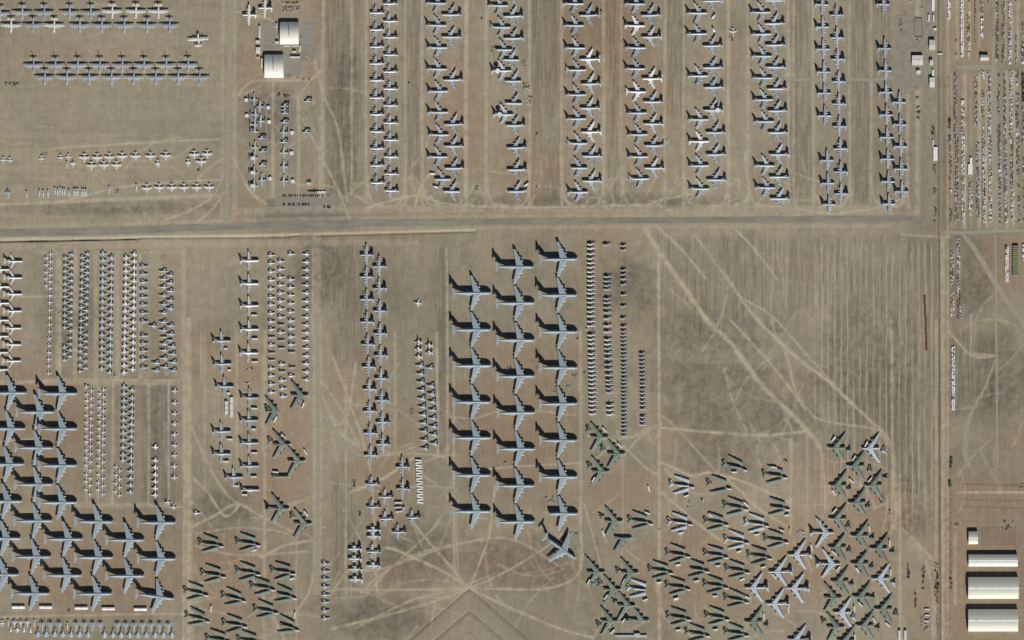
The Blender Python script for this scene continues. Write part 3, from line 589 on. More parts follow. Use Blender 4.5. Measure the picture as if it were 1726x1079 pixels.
# --- bottom-left files
TN = (130, 630, 4.69)
g = 'small planes between the giants and the track'
G('t37', E, C(*TN, 80, 70, [(100,'a4'),160,210,265,325,380,430,490,535,600,660,720,795,850,915]), 'white trainer', 'of trainer file A, right-pointing'.replace(' A', ' one'), g)
G('t37', W_, C(*TN, 115, 102, [130,190,245,300,350,405,460,515,570,630,695,760,825,880,950]), 'white trainer', 'of trainer file one, left-pointing', g)
G('t37', E, C(*TN, 182, 168, [155,215,265,325,375,430,490,540,600,665,725,795,860,915]), 'white trainer', 'of trainer file two, right-pointing', g)
G('t37', W_, C(*TN, 212, 203, [125,180,235,290,350,405,460,510,560,635,695,760,825,885,950]), 'white trainer', 'of trainer file two, left-pointing', g)
G('t37', E, C(*TN, 310, 303, [735,800,865,930]), 'white trainer', 'of the short trainer file, right-pointing', g)
G('t37', W_, C(*TN, 340, 336, [765,830,895,960]), 'white trainer', 'of the short trainer file, left-pointing', g)
G('a7', E, C(*TN, 378, 368, [105,155,210,260,313,365,415,467,520,580,640,685]), 'pale attack jet', 'of attack-jet file three, right-pointing', g)
G('a7', W_, C(*TN, 432, 418, [130,190,242,295,345,397,450,495,550,605,662,710,770,825,880,935]), 'pale attack jet', 'of attack-jet file three, left-pointing', g)
G('a7w', W_, C(*TN, 615, 613, [580,685,740,797,850,905,960]), 'white attack jet', 'of the short file right of attack-jet file three', g)
G('t2', E, C(*TN, 774, 770, [135,230,315,395,480,565,645,730,820]), 'straight-wing jet', 'of the sparse file by the dirt track', g)
G('t2', E, Z(*TN, (718,1015), (765,1055)), 'straight-wing jet', 'of the pair above the last giant file', g)
G('f4w', E, Z(300,820,4.165, (135,187)), 'white fighter', 'parked alone right of the giant jets', None)
# bottom rows
TO = (0, 1020, 10.79); TP = (150, 1020, 10.79)
g = 'fighters in the bottom-left rows'
G('f14', S_, Z(*TO, (40,335,'t2'), (152,330,'nar'), (265,335,'f4w'), (378,335,'f4w'), (498,335,'f4w'), (625,335,'nar'), (770,385), (920,385), (1075,385), (1228,385,'nar'), (1385,385), (1535,385), (1685,385)) + Z(*TP, (210,390), (520,395), (670,395), (820,395), (975,395), (1130,395), (1285,395), (1440,400)), 'twin-fin fighter', 'in the bottom row, nose down', g, 'x')
G('f14', N_, Z(*TO, (200,430,'nar'), (322,430,'f4w'), (440,430,'nar'), (560,440,'nar'), (695,500), (845,500), (1000,500), (1150,505), (1300,505), (1455,505), (1610,505)) + Z(*TP, (290,510), (440,515), (590,515), (745,515), (895,515), (1050,515), (1205,515), (1360,515), (1515,515)), 'fighter', 'in the bottommost row, nose up', g, 'x')
# --- helicopters
TQ = (980, 540, 10.79); TR = (980, 640, 10.79)
g = 'helicopters in tight files'
G('ch', W_, [(996.5, 412), (996.5, 419), (996.5, 428)] + Z(970,400,5.394, *[(143, y) for y in (195,235,275,315,355,395,435,475,510,552,592,634,676,716)]) + C(*TQ, 180, 205, [20,103,272,348,425,505,610,683,770,845,920,1000,1075]) + C(*TR, 205, 210, [75,150,232,310,392,465,545,625]), 'heavy helicopter', 'of helicopter file one, leftmost', g)
G('chg', W_, [(1023, 413)] + Z(970,400,5.394, *[(293, y) for y in (360,400,440,475,560,595,640,685,740)]) + C(*TQ, 478, 505, [(103,'ch'),(212,'ch'),(355,'ch'),(437,'ch'),515,597,690,800,890,990]) + C(*TR, 510, 535, [10,80,160,235,(468,'ch'),(550,'ch'),(635,'ch')]), 'heavy helicopter', 'of helicopter file two', g)
G('uh', W_, Z(970,400,5.394, (438,78), (438,118), (438,300), (438,340), (438,380), (438,430), (438,525), (438,630), (436,740)) + C(*TQ, 770, 785, [120,205,270,340,410,485,560,632,692,772,843,910,978,1055]) + C(*TR, 782, 785, [42,110,180,247,312,380,455,528,600,675,742,810,885,960,1025]), 'slim helicopter', 'of helicopter file three', g)
G('uh', W_, C(*TQ, 1105, 1118, [610,680,755,825,895,970,1035]) + C(*TR, 1122, 1120, [35,100,180,247,320,392,462,540,683,752,822]), 'slim helicopter', 'of helicopter file four, rightmost', g)

# ------------------------------------------------------------------ bombers
CUT = {'green': cutspecs('green'), 'greenw': cutspecs('greenw')}
def cut_bomber(px, py, desc, m='green', rot=0., nos=(), yard='bomber yard'):
    up, low, fu, no, ta = CUT[m]
    x0, y0 = P(px, py); cr, sr = math.cos(R(rot)), math.sin(R(rot))
    def at(dx, dy):
        u, v = dx*S, -dy*S; return x0+u*cr-v*sr, y0+u*sr+v*cr
    g = 'pieces of cut-up bombers'; c = 'bomber piece'
    def wingat(spec, tip, root, lab):
        t = at(*tip); r = at(*root); cx, cy = (t[0]+r[0])/2, (t[1]+r[1])/2
        a = math.degrees(math.atan2(t[1]-r[1], t[0]-r[0]))-90
        place(spec, cx, cy, a, lab, c, g)
    jx = lambda: random.uniform(-.8, .8)
    if 'up' not in nos: wingat(up, (-13.5+jx(), -15.5+jx()), (12+jx(), -6.5+jx()), f'severed upper wing of {desc}')
    if 'low' not in nos: wingat(low, (-12.5+jx(), 14+jx()), (12+jx(), 6.5+jx()), f'severed lower wing of {desc}')
    if 'fu' not in nos: place(fu, *at(0, .5), rot-2+random.uniform(-2, 2), f'severed fuselage of {desc}', c, g)
    if 'no' not in nos: place(no, *at(17.5, 3+jx()*.5), rot-6+random.uniform(-5, 5), f'severed nose of {desc}', c, g)
    if 'ta' not in nos: place(ta, *at(-17.5, -.8+jx()*.5), rot+random.uniform(-8, 8), f'severed tail of {desc}', c, g)
def yard(pts, where, rowgap=9):
    pts = sorted(pts, key=lambda p: p[1]); rows = []
    for p in pts:
        if rows and p[1]-rows[-1][0][1] < rowgap: rows[-1].append(p)
        else: rows.append([p])
    for ri, r in enumerate(rows):
        r.sort(key=lambda p: p[0])
        for ci, p in enumerate(r):
            m = p[2] if len(p) > 2 and p[2] else 'green'; nos = p[3] if len(p) > 3 else (); rot = p[4] if len(p) > 4 else -5
            word = 'pale' if m == 'greenw' else 'green'
            d = f"{word} bomber, {nth(ci+1)} from left, {nth(ri+1)} row of {where}"
            cut_bomber(p[0]-.5, p[1], d, m, rot, nos)
TS = (300, 820, 4.165)
yard(Z(*TS, (235,405), (495,398), (252,620), (495,602), (740,598,), (130,745,None,(),-8), (395,783,None,(),-9), (598,708,None,(),-5), (750,762,None,('ta',),-10), (620,872,None,(),-6), (140,925,None,(),-10), (402,970,None,(),-5), (770,980,None,('ta',),-14), (285,1075), (505,1085)), 'lower-left cut-up yard')
TT = (970, 830, 4.333); TU = (1110, 740, 4.904); TV = (1120, 900, 6.026)
yard(Z(*TU, (635,228,None,('low',),-10), (965,300), (195,382,'greenw',(),-4), (505,385,None,('fu',),-8), (640,563,None,(),-6), (985,565,None,('ta',),-4), (180,690,'greenw',(),-4), (480,690), (815,700,'greenw'), (648,840,'greenw'), (975,835), (165,955), (478,960), (838,970))
     + Z(*TV, (335,360,None,('ta',)), (745,370), (140,540), (525,525), (735,668,None,(),-8), (150,850), (540,845), (340,1015), (735,1010)) + Z(*TT, (478,212), (625,572,None,(),-5), (465,705,'greenw',('no',))), 'right cut-up yard')
def severed(px, py, ang, m, lab):
    x, y = P(px, py); place(CUT[m][4], x, y, ang, lab, 'bomber piece', 'severed bomber tails')
BN = {'b':'green','bw':'pale','bt':'pale','bgt':'green','bn':'green','bs':'green','bS':'green','bno':'green'}
def bombers(pts, where):
    """(fuselage centre x, y, kind, heading, tail piece offset or None); offset in photo px"""
    pts = sorted(pts, key=lambda p: p[1])
    for i, p in enumerate(pts):
        k, a = p[2], p[3]; x, y = P(p[0], p[1])
        place(SPEC[k], x, y, a+random.uniform(-1.5, 1.5), f'{BN[k]} bomber with wings on, {nth(i+1)} from the top {where}', 'bomber', 'bombers still carrying wings')
        if len(p) > 4 and p[4]:
            severed(p[0]+p[4][0], p[1]+p[4][1], a+random.uniform(-25, 25), 'greenw' if k == 'bw' else 'green', f'severed {BN[k]} tail piece beside bomber, {nth(i+1)} from the top {where}')
TW = (1330, 700, 5.395); TX = (1330, 880, 5.424)
def zz(T, x, y): q = Z(*T, (x, y))[0]; return q[0], q[1]
bombers([(*zz(TJ,553,420),'bn',E,(-12,-4)), (*zz(TJ,745,300),'b',E,None), (*zz(TJ,610,672),'b',E,(-20,-6)), (*zz(TJ,722,797),'b',E,None), (*zz(TJ,600,915),'bno',E,None),
         (*zz(TS,722,157),'bgt',E,None), (*zz(TS,880,262),'b',E,(-18,-12))], 'left of the gravel road')
bombers([(*zz((970,580,4.32),178,680),'b',E,(-19,-13)), (*zz((970,580,4.32),300,800),'b',E,(-23,-8)), (*zz((970,580,4.32),185,928),'b',E,(-19,-9)),
         (*zz(TT,283,212),'b',E,(-21,-8)), (*zz(TT,350,333),'bs',E,None), (*zz(TT,153,585),'b',E,(-5,18)), (*zz(TT,400,588),'b',E,(-20,-3)), (*zz(TT,272,710),'b',E,(-21,-10)),
         (*zz(TT,375,828),'b',E,(-20,-6)), (*zz(TT,475,935),'bS',E,None), (*zz(TT,253,942),'b',E,(-19,6))], 'below the helicopter files')
bombers([(*zz(TW,430,297),'b',W_,(21,4)), (*zz(TW,740,302),'bw',W_,(22,4)), (*zz(TW,604,462),'b',W_,(24,7)), (*zz(TW,444,640),'b',W_,(19,6)), (*zz(TW,766,640),'b',W_,(20,-13)), (*zz(TW,617,795),'b',W_,(19,7)), (*zz(TW,441,943),'b',W_,(18,13)),
         (*zz(TX,643,127),'b',W_,(22,4)), (*zz(TX,441,233),'b',W_,(20,6)), (*zz(TX,821,244),'b',W_,(23,6)), (*zz(TX,647,382),'b',W_,(20,6)), (*zz(TX,464,544),'b',W_,(20,5)), (*zz(TX,836,518),'bw',W_,(22,7)),
         (*zz(TX,662,683),'b',W_,(19,1)), (*zz(TX,484,827),'bw',W_,(19,8)), (*zz(TX,862,798),'b',W_,(21,8)), (*zz(TX,692,948),'b',W_,(22,4)), (*zz(TX,520,1085),'b',W_,None)], 'of the left-pointing yard')
bombers([(*zz(TV,1150,385),'bt',W_,None), (*zz(TV,905,547),'bt',W_,None), (*zz(TV,1120,710),'bt',W_,None), (*zz(TV,905,893),'b',W_,(22,6)), (*zz(TX,70,300),'bt',W_,None), (*zz(TX,50,605),'bt',W_,None), (*zz(TX,70,1075),'bt',W_,None)], 'of the middle pale group')
bombers([(*zz(TX,330,98),'bt',E,None), (*zz(TX,385,382),'bt',E,None), (*zz(TX,405,692),'b',E,None), (*zz(TX,430,962),'b',E,(-21,-10))], 'of the right-pointing few')

# ------------------------------------------------------------------ boxes, containers, vehicles
def obox(name, L, Wd, H, m, ribs=True):
    b = MB().box(0, 0, .15, L, Wd, H-.15, 0, .04)
    sub = []
    if ribs:
        d = MB().box(L/2-.02, 0, .3, .12, Wd*.92, H-.5); sub.append(('door', d.mesh('door', 'wall'), []))
        sub.append(('skid', MB().box(0, Wd*.35, 0, L*.95, .25, .15).box(0, -Wd*.35, 0, L*.95, .25, .15).mesh('skid', 'dark'), []))
    return (name, b.mesh(name, m), sub)
CB = {('w',s): obox('storage_container', s, 2.6, 3.2, 'box') for s in (9, 12, 6)}
CB[('b',12)] = obox('storage_container', 11.5, 2.1, 4.0, 'box'); CB[('b',9)] = obox('storage_container', 9.5, 2.2, 3.8, 'box')
BIGBOX = obox('storage_container', 22.5, 2.6, 2.8, 'box')
conts = []   # px, py, heading, size
for T, x, y, a, s in [(TI,435,645,0,12),(TI,440,840,0,12),(TI,440,1030,0,12),(TI,200,922,0,6),(TJ,210,108,0,6),(TJ,203,283,0,6),(TJ,400,398,-3,12),(TJ,396,555,-3,9),(TJ,400,735,0,12),(TJ,396,915,0,12),(TJ,212,632,0,12),(TJ,184,800,0,12),(TJ,258,985,0,12),(TJ,325,1052,0,12),
    (TJ,768,375,70,12),(TJ,557,480,65,12),(TJ,620,608,-45,12),(TJ,788,730,-60,12),(TJ,560,880,-5,12),
    (TS,232,860,85,12),(TS,820,905,88,12),(TS,535,450,15,9),(TS,800,648,15,9),(TS,900,190,-50,12),
    ((970,580,4.32),212,625,-50,12),((970,580,4.32),322,738,-50,12),((970,580,4.32),130,988,60,12),((970,580,4.32),534,1055,-75,12),
    (TT,205,300,-70,12),(TT,95,655,60,12),(TT,222,765,55,12),(TT,352,650,65,12),(TT,352,935,45,12),(TT,268,1018,45,12),(TT,525,152,-25,9),(TT,770,295,10,9),(TT,750,528,10,9),(TT,612,658,10,9),(TT,882,650,10,9),(TT,735,775,15,9),(TT,510,785,20,9),
    (TU,625,275,0,9),(TU,955,235,-12,12),(TU,230,470,20,9),(TU,725,540,-45,12),(TU,1060,630,8,9),(TU,185,780,8,9),(TU,430,632,-25,9),(TU,812,790,8,9),(TU,665,930,20,9),(TU,1020,758,-25,9),(TU,160,1045,10,9),(TU,492,1048,5,9),(TU,865,1060,18,9),
    (TV,325,478,12,9),(TV,790,462,25,9),(TV,118,665,15,9),(TV,512,632,0,9),(TV,840,645,-25,9),(TV,140,978,8,9),(TV,518,972,5,9),(TV,1008,840,-82,12),(TV,1258,775,-82,12),(TV,1115,432,-50,12),
    (TW,402,218,58,12),(TW,700,262,62,12),(TW,590,390,58,12),(TW,567,598,-48,12),(TW,408,705,-58,12),(TW,735,588,50,12),(TW,412,870,50,12),(TW,730,1035,-80,12),(TW,292,985,-65,12),
    (TX,205,235,-72,12),(TX,410,282,-45,12),(TX,918,195,-88,12),(TX,338,460,55,12),(TX,447,428,50,12),(TX,625,440,-55,12),(TX,928,460,-88,12),(TX,105,705,-60,12),(TX,350,775,68,12),(TX,595,795,-88,12),(TX,652,752,-45,12),(TX,905,940,-45,12),(TX,780,900,-60,12),(TX,600,1055,-85,12)]:
    q = Z(*T, (x, y))[0]; conts.append((q[0], q[1], a, s))
conts.sort(key=lambda c: c[0])
for i, (px, py, a, s) in enumerate(conts):
    x, y = P(px, py)
    place(CB[('b',s)] if s != 6 else CB[('w',s)], x, y, a, f'long white storage container beside parked or cut aircraft, {nth(i+1) if i < 99 else "one hundred and "+nth(i-98)} counting from the left edge', 'container', 'white containers beside the aircraft')
for i, (px, py) in enumerate([(31.5,1023.5), (77.5,1023.5), (137.5,1025), (183,1026), (237,1027)]):
    x, y = P(px, py)
    s_ = ('long_shed', MB().box(0, 0, 0, 24.5, 4.8, 3.6, 0, .05).mesh('wall', 'wall'), [('roof', MB().add([(-12.4,-2.7,3.6),(12.4,-2.7,3.6),(12.4,0,4.4),(-12.4,0,4.4),(12.4,2.7,3.6),(-12.4,2.7,3.6)], [(0,1,2,3),(3,2,4,5),(0,3,5),(1,4,2)]).mesh('roof', 'box'), []), ('joint', MB().box(0,0,3.7,.5,5.0,.75).mesh('joint', 'dark'), [])])
    place(s_, x, y, 0, f'long low white-roofed shed below the giant jets, {nth(i+1)} from the left', 'shed', 'long low sheds')
for i, (px, py, w, h) in enumerate([(381.5,687.5,5,23), (390.5,686.5,5.4,34)]):
    x, y = P(px, py); b = MB(); n = 3; ww = w*S
    for k in range(n): b.box(0, (k-1)*h*S/3, 0, ww, h*S/3-.5, 3.6, 0, .15)
    o = link('long_shed', b.mesh('long_shed', 'offw')); o.location = (x, y, 0)
    tag(o, ['shorter','longer'][i]+' pale upright shed between the two transport files', 'shed', 'pair of pale sheds')
# white zigzag container stack
for i in range(17):
    py = 776+i*4.45; px = 705.3+i*.18
    x, y = P(px, py); o = link('storage_container', CB[('b',12)][1]); o.location = (x, y, 0); o.rotation_euler = (0, 0, R([-6, 6][i % 2])); o.scale = (1.05, 1.35, .8)
    for (n, me, _) in CB[('b',12)][2]: link(n, me, o)
    tag(o, f'white container, {nth(i+1)} from the top of the tight stack beside the transports', 'container', 'tight stack of white containers')
# stripped hull trio
HULL = ('stripped_hull', MB().loft([(-7, 0, 2.2, 1.2, 1.4), (4, 0, 2.2, 1.5, 1.7), (7, 0, 2.0, 1.2, 1.3)], 12).mesh('stripped_hull', 'offw', True), [('hatch', MB().box(0, 0, 3.75, 1.5, 1.2, .25).mesh('hatch', 'dark'), [])])
for i, (x_, y_) in enumerate([(545,328), (545,368), (552,402)]):
    x, y = P(*Z(*TM, (x_, y_))[0]); place(HULL, x, y, 180+i*3, f'short white stripped hull, {nth(i+1)} from the top of three amid the transports', 'aircraft hull', 'three stripped hulls')
x, y = P(*Z(*TM, (592,378))[0]); o = link('round_tank', MB().disc(0, 0, 0, 2.6, 4, 16, 2.7).mesh('round_tank', 'lgrey')); o.location = (x, y, 0); tag(o, 'round grey tank at the end of the white hulls', 'tank')
# loose pieces among the tankers
PIECE = ('severed_fuselage', MB().loft([(-5, 0, 1.9, 1.8, 1.8), (5, 0, 1.9, 1.8, 1.8)], 12).mesh('severed_fuselage', 'white', True), [('cut_rim', MB().loft([(5.0, 0, 1.9, 1.6, 1.6), (5.2, 0, 1.9, 1.6, 1.6)], 12).mesh('cut_rim', 'dark'), [])])
for (T, px, py, a, lab) in [(T9,1095,165,60,'white fuselage section lying below the top jet of file ten'), (T6,805,868,-20,'white tail section behind the cut jet at the foot of file one'), (T6,772,735,-10,'small white piece above the cut jet of file one'), (T8,465,845,40,'grey tail section behind the last jet of file four'), (T9,1095,300,-65,'white wing-like section near the top of file ten')]:
    x, y = P(*Z(*T, (px, py))[0]); place(PIECE, x, y, a, lab, 'aircraft piece', None)
# scrap piles
def scrap(px, py, w, h, n, lab, mats=('lgrey','dark'), big_=1.):
    b = MB(); b2 = MB()
    for k in range(n):
        bb = b if k % 2 else b2
        bb.box(random.uniform(-w, w)*S/2, random.uniform(-h, h)*S/2, 0, random.uniform(1, 3.4)*big_, random.uniform(.6, 1.6)*big_, random.uniform(.6, 1.9), random.uniform(0, 3.1), .1)
    x, y = P(px, py); o = link('scrap_pile', b.mesh('scrap_pile', mats[0])); o.location = (x, y, 0)
    link('dark_scrap', b2.mesh('dark_scrap', mats[1]), o); tag(o, lab, 'scrap pile')
for a in [(20,142,22,6,26,'dark scrap strewn on the bare field at the far left edge',('dbox','dark')), (882,107,7,9,16,'scrap pile behind a tailless jet of file four, upper one'), (888,145,12,11,20,'scrap pile behind a tailless jet of file four, middle one'), (893,170,9,14,18,'scrap pile behind a tailless jet of file four, lower one'),
          (833,82,10,12,16,'scrap behind the third jet of file three'), (1010,92,7,5,8,'scrap below the third jet of file five'), (973,60,6,4,6,'scrap near a jet tail in file six'), (857,192,7,6,8,'scrap by the second disc-carrying jet'), (927,841,16,12,24,'scattered grey scrap left of the tailless giant jet'), (960,902,26,14,26,'scrap around the wing of the askew giant jet'),
          (1350,899,12,10,40,'dense pale scrap pile at the left of the bomber yard',('white','grey')), (1353,993,14,12,36,'pale scrap heap below the second pale bomber',('white','grey')), (1280,990,16,8,30,'pale scrap heap under a pale bomber tail',('white','grey')), (1313,965,12,7,22,'pale scrap strip under the upper pale bomber',('white','grey')),
          (1323,776,8,4,9,'rusty red scrap above the right yard',('red','dark')), (1390,953,14,9,22,'blue-grey scrap between two pale bombers',('lgrey','grey')), (1393,1020,9,10,18,'scrap left of a bomber near the bottom'), (1487,842,10,10,18,'scrap beside the half-stripped bomber',('green','dark')), (858,620,6,5,9,'grey scrap among the middle giants, upper'), (865,658,9,6,12,'grey scrap among the middle giants, centre'),
          (935,657,14,8,16,'grey scrap ring among the middle giants, right'), (957,653,6,5,8,'small scrap near the right giant file'), (968,632,7,6,8,'small scrap off a giant nose'), (852,778,7,6,8,'scrap ring low among the middle giants'), (905,620,5,5,6,'small scrap behind a giant nose'), (1233,66,6,8,9,'scrap by the tiny white jet'),
          (993,555,14,6,12,'tan scrap in a gap of helicopter file one'), (191,632,16,6,12,'scrap at the foot of attack-jet file one'), (205,628,5,3,6,'scrap between attack-jet files one and two'), (197,322,6,7,9,'brown scrap right of the stripped jets',('bbox','dark')), (335,286,4,4,6,'small dark scrap below the white jets',('dbox','dark')), (75,260,8,4,7,'small brown scrap by the loose left jets',('bbox','dark')),
          (692,141,6,4,6,'small scrap by the cluster of transports'), (470,160,5,5,9,'dark gear left of the radar planes',('dbox','dark')), (483,162,12,4,12,'dark gear right of it below the hangar',('dbox','dark')), (805,318,9,7,10,'scrap behind the last jet of file two'), (726,330,8,6,10,'pale scrap at the foot of file one',('white','grey')), (1126,236,6,9,8,'pale scrap right of file eight',('white','grey')),
          (1068,314,4,8,6,'pale scrap below the last jet of file seven',('white','grey')), (640,548,5,2,4,'dark bit right of the middle double file',('dbox','dark')), (597,815,4,12,10,'row of dark bits left of the transport cluster, upper',('dbox','dark')), (606,865,4,12,9,'row of dark bits left of the transport cluster, lower',('dbox','dark')), (694,692,4,14,8,'dark bits left of the twin-fin fighters',('dbox','dark')),
          (418,622,14,3,9,'line of pale parts below the white-topped transports',('white','dark')), (420,645,16,3,9,'second line of pale parts between the transports',('white','dark')), (1160,850,6,10,8,'dark and white gear at the left of the yard',('white','dark')), (1184,843,5,6,6,'small gear pile near the cut bombers',('white','dark')), (1612,884,6,8,9,'pale bits above the small hangar',('white','dark')),
          (1700,885,28,16,22,'dark bits lying on the ribbed hangar floor',('dbox','dark')), (1722,820,5,8,8,'pale bits at the right edge',('white','dark')), (1543,1010,3,30,26,'thin winding line of dark scrap, middle of three',('dbox','dark')), (1531,960,4,30,34,'thin winding line of dark scrap, upper of three',('dbox','dark')), (1556,975,5,40,40,'thin winding line of dark scrap, right of three',('dbox','dark')),
          (1578,980,5,70,40,'ragged scrap along the boundary track',('dbox','dark')), (1560,1050,16,24,46,'orange and white scrap near the bottom right',('bbox','white')), (1547,165,6,3,8,'dark pallet load, topmost of four',('dbox','dark')), (1548,181,6,4,9,'dark pallet load, second of four',('dbox','dark')), (1548,189,6,4,9,'dark pallet load, third of four',('dbox','dark')), (1548,199,6,4,9,'dark pallet load, lowest of four',('dbox','dark')),
          (1573,222,6,18,22,'dark frames beside the boundary gravel, upper',('dbox','dark')), (1575,285,5,14,14,'rust brown frames beside the boundary gravel',('bbox','dark')), (1575,318,5,18,12,'dark frames beside the boundary gravel, lower',('dbox','dark')), (1576,362,5,22,14,'dark frames beside the boundary gravel, lowest',('dbox','dark')), (1518,38,8,14,14,'dark gear on the upper right gravel',('dbox','dark')), (1548,70,7,8,9,'pale gear on the upper right gravel',('white','dark'))]:
    scrap(*a)
# red rusty long strip of rail-car like boxes
for i, (px, y0, y1) in enumerate([(1559,499,514), (1559.8,513,536), (1560.8,535,560), (1561.3,560,576), (1561.6,574,592)]):
    x, y = P(px, (y0+y1)/2); L = (y1-y0-.8)*S
    o = link('rusty_rack', MB().box(0, 0, 0, 3.6, L, 2.4, 0, .2).mesh('rusty_rack', 'rust')); o.location = (x, y, 0)
    link('frame_ribs', MB().box(0, -L*.3, 2.4, 3.3, .4, .35).box(0, 0, 2.4, 3.3, .4, .35).box(0, L*.3, 2.4, 3.3, .4, .35).mesh('frame_ribs', 'rust'), o)
    tag(o, f'rusty long rack in the ploughed field, {nth(i+1)} from the top of its line', 'rack', 'line of rusty racks')
# olive containers
for i in range(15):
    x, y = P(1711.5, 415.2+i*3.45); o = link('olive_container', MB().box(0, 0, 0, 11.6, 3.0, 3.6, 0, .08).box(0, 0, 3.6, 11.2, 1.2, .35).mesh('olive_container', 'gbox')); o.location = (x, y, 0)
    tag(o, f'olive yellow container, {nth(i+1)} from the top of the stack at the right edge', 'container', 'olive containers at the right')
# vehicles
def car(m, L=5., Wd=2., H=1.6):
    b = MB().box(0, 0, .35, L, Wd, H*.5, 0, .08)
    return ('parked_car' if L < 6 else 'parked_truck', b.mesh('body', m), [('cabin', MB().box(-.2 if L < 6 else L*.35, 0, .35+H*.5, L*.5 if L < 6 else 2.0, Wd*.9, H*.42, 0, .25).mesh('cabin', 'dark' if L < 6 else m), []),
        ('wheel', MB().box(L*.3, Wd*.42, 0, .7, .3, .7, 0, .05).mesh('wheel','dark'), []), ('wheel', MB().box(L*.3, -Wd*.42, 0, .7, .3, .7, 0, .05).mesh('wheel','dark'), []), ('wheel', MB().box(-L*.3, Wd*.42, 0, .7, .3, .7, 0, .05).mesh('wheel','dark'), []), ('wheel', MB().box(-L*.3, -Wd*.42, 0, .7, .3, .7, 0, .05).mesh('wheel','dark'), [])])
CARS = [car('white'), car('dbox'), car('red'), car('grey'), car('bbox')]
names = ['white','black','red','grey','brown']
def cars(pts, where, ang=90, mats=None):
    for i, (px, py) in enumerate(pts):
        k = mats[i % len(mats)] if mats else random.choice([0,1,1,3,4])
        x, y = P(px, py); place(CARS[k], x, y, ang+random.uniform(-12, 12), f'{names[k]} car, {nth(i+1)} from the left {where}', 'car', 'parked cars')
cars(Z(*T4, *[(x, 856) for x in (440,455,485,500,515,530,548,568,590,605,622,640,655,668,685,700,715,735,780)]), 'in the upper line of the car lot', 80, [1,4,1,1,0,1,3,2,1,1,3,4])
cars(Z(*T4, *[(x, 922) for x in (440,450,480,492,512,520,548,560,583,592,605,617,632)] + [(750,940), (775,940), (785,942), (795,945)]), 'in the lower line of the car lot', 75, [1,3,1,1,4])
cars(Z(*T3, (785,530), (805,545), (590,730), (612,728), (650,732), (690,750), (750,765), (800,760), (455,245), (455,415), (730,355), (700,370)), 'around the two white hangars', 90, [0,0,3,1])
cars(Z(*T13, (505,540), (508,580), (474,308), (683,75), (575,5), (770,1020)), 'on the upper right gravel', 90, [0,0,2,0])
cars([(973.5, 571), (985, 628), (1112, 893), (987, 935), (1500, 860), (1330, 890), (100, 528), (116, 1029), (812, 31), (905, 225), (905, 316), (1013, 18)], 'scattered over the open yards', 60, [1,1,0,1])
TRK = [car('white', 9, 2.6, 3.2), car('dbox', 9, 2.6, 3.0)]
for i, (x_, y_, k) in enumerate([(640,822,1), (655,822,1), (672,822,1), (690,823,1), (710,825,0), (742,825,0), (632,745,1), (632,760,0)]):
    x, y = P(*Z(*T4, (x_, y_))[0]); place(TRK[k], x, y, 0 if y_ > 800 else 0, f'{["white","dark"][k]} truck or trailer above the car lot, {nth(i+1)} counting rightwards', 'truck', 'trucks above the car lot')
# clutter north of hangar
k = 0
for row, n in ((22, 9), (35, 9), (70, 10), (88, 10), (105, 8)):
    for j in range(n):
        x, y = P(*Z(*T3, (545+j*19+random.uniform(-4,4), row+random.uniform(-3,3)))[0]); k += 1
        o = link('equipment_crate', MB().box(0, 0, 0, random.uniform(1.4,2.4), random.uniform(1.4,2.2), random.uniform(1.2,1.9), random.uniform(0,1), .1).mesh('equipment_crate', random.choice(['dbox','dark','lgrey'])))
        o.location = (x, y, 0); tag(o, f'small equipment crate above the top hangar, row {["one","two","three","four","five"][(22,35,70,88,105).index(row)]}, {nth(j+1)} from left', 'crate', 'equipment crates above the hangar')

# ------------------------------------------------------------------ buildings
def arch(name, x0, y0, x1, y1, h, rise, lab, ridge=True, mat='roof', slit=None, vents=None, gable=False, flatstrip=False):
    """roof over a photo-pixel rectangle; arch or gable across N-S, ridge runs E-W"""
    ax, ay = P((x0+x1)/2, (y0+y1)/2); w = (x1-x0)*S; d = (y1-y0)*S
    root = bpy.data.objects.new(name, None); col.objects.link(root); root.location = (ax, ay, 0)
    link('wall', MB().box(0, 0, 0, w-.6, d-.6, h).mesh('wall', 'wall'), root)
    n = 2 if gable else 14; prof = []
    for i in range(n+1):
        t = i/n; yy = -d/2+d*t
        zz_ = h+rise*(1-abs(2*t-1)) if gable else h+rise*math.sin(math.pi*t)
        prof.append((yy, zz_))
    vs = []; fs = []
    for sx in (-w/2, w/2):
        for (yy, z_) in prof: vs.append((sx, yy, z_+.1))
        vs.append((sx, d/2, h-.3)); vs.append((sx, -d/2, h-.3))
    m = len(prof)+2
    for i in range(m): j = (i+1) % m; fs.append((i, m+i, m+j, j))
    fs.append(tuple(range(m))); fs.append(tuple(range(2*m-1, m-1, -1)))
    me = MB().add(vs, fs).mesh('roof', mat); rf = link('roof', me, root)
    if ridge: link('ridge_cap', MB().box(0, 0, h+rise-.05, w+.1, ridge if ridge is not True else 1.6, .35, 0, .1).mesh('ridge_cap', 'ridge'), rf)
    if slit: link('roof_vent', MB().box(slit, d*.05, h+rise*.9, .7, d*.42, .6+rise*.15).mesh('roof_vent', 'shade'), rf)
    if vents:
        for v in vents: link('roof_vent', MB().box(v*w-w/2, 0, h+rise+.2, .9, .9, .8, 0, .15).mesh('roof_vent', 'dark'), rf)
    dr = MB().box(w/2-.25, 0, .1, .3, d*.7, h*.85); link('door', dr.mesh('door', 'grey'), root)
    return tag(root, lab, 'hangar' if w > 20 else 'building')
arch('hangar', 472.4, 37.5, 504, 75.3, 5.8, 7.5, 'arched white hangar, the upper of two beside the grey road', False, 'roof', slit=-.6)
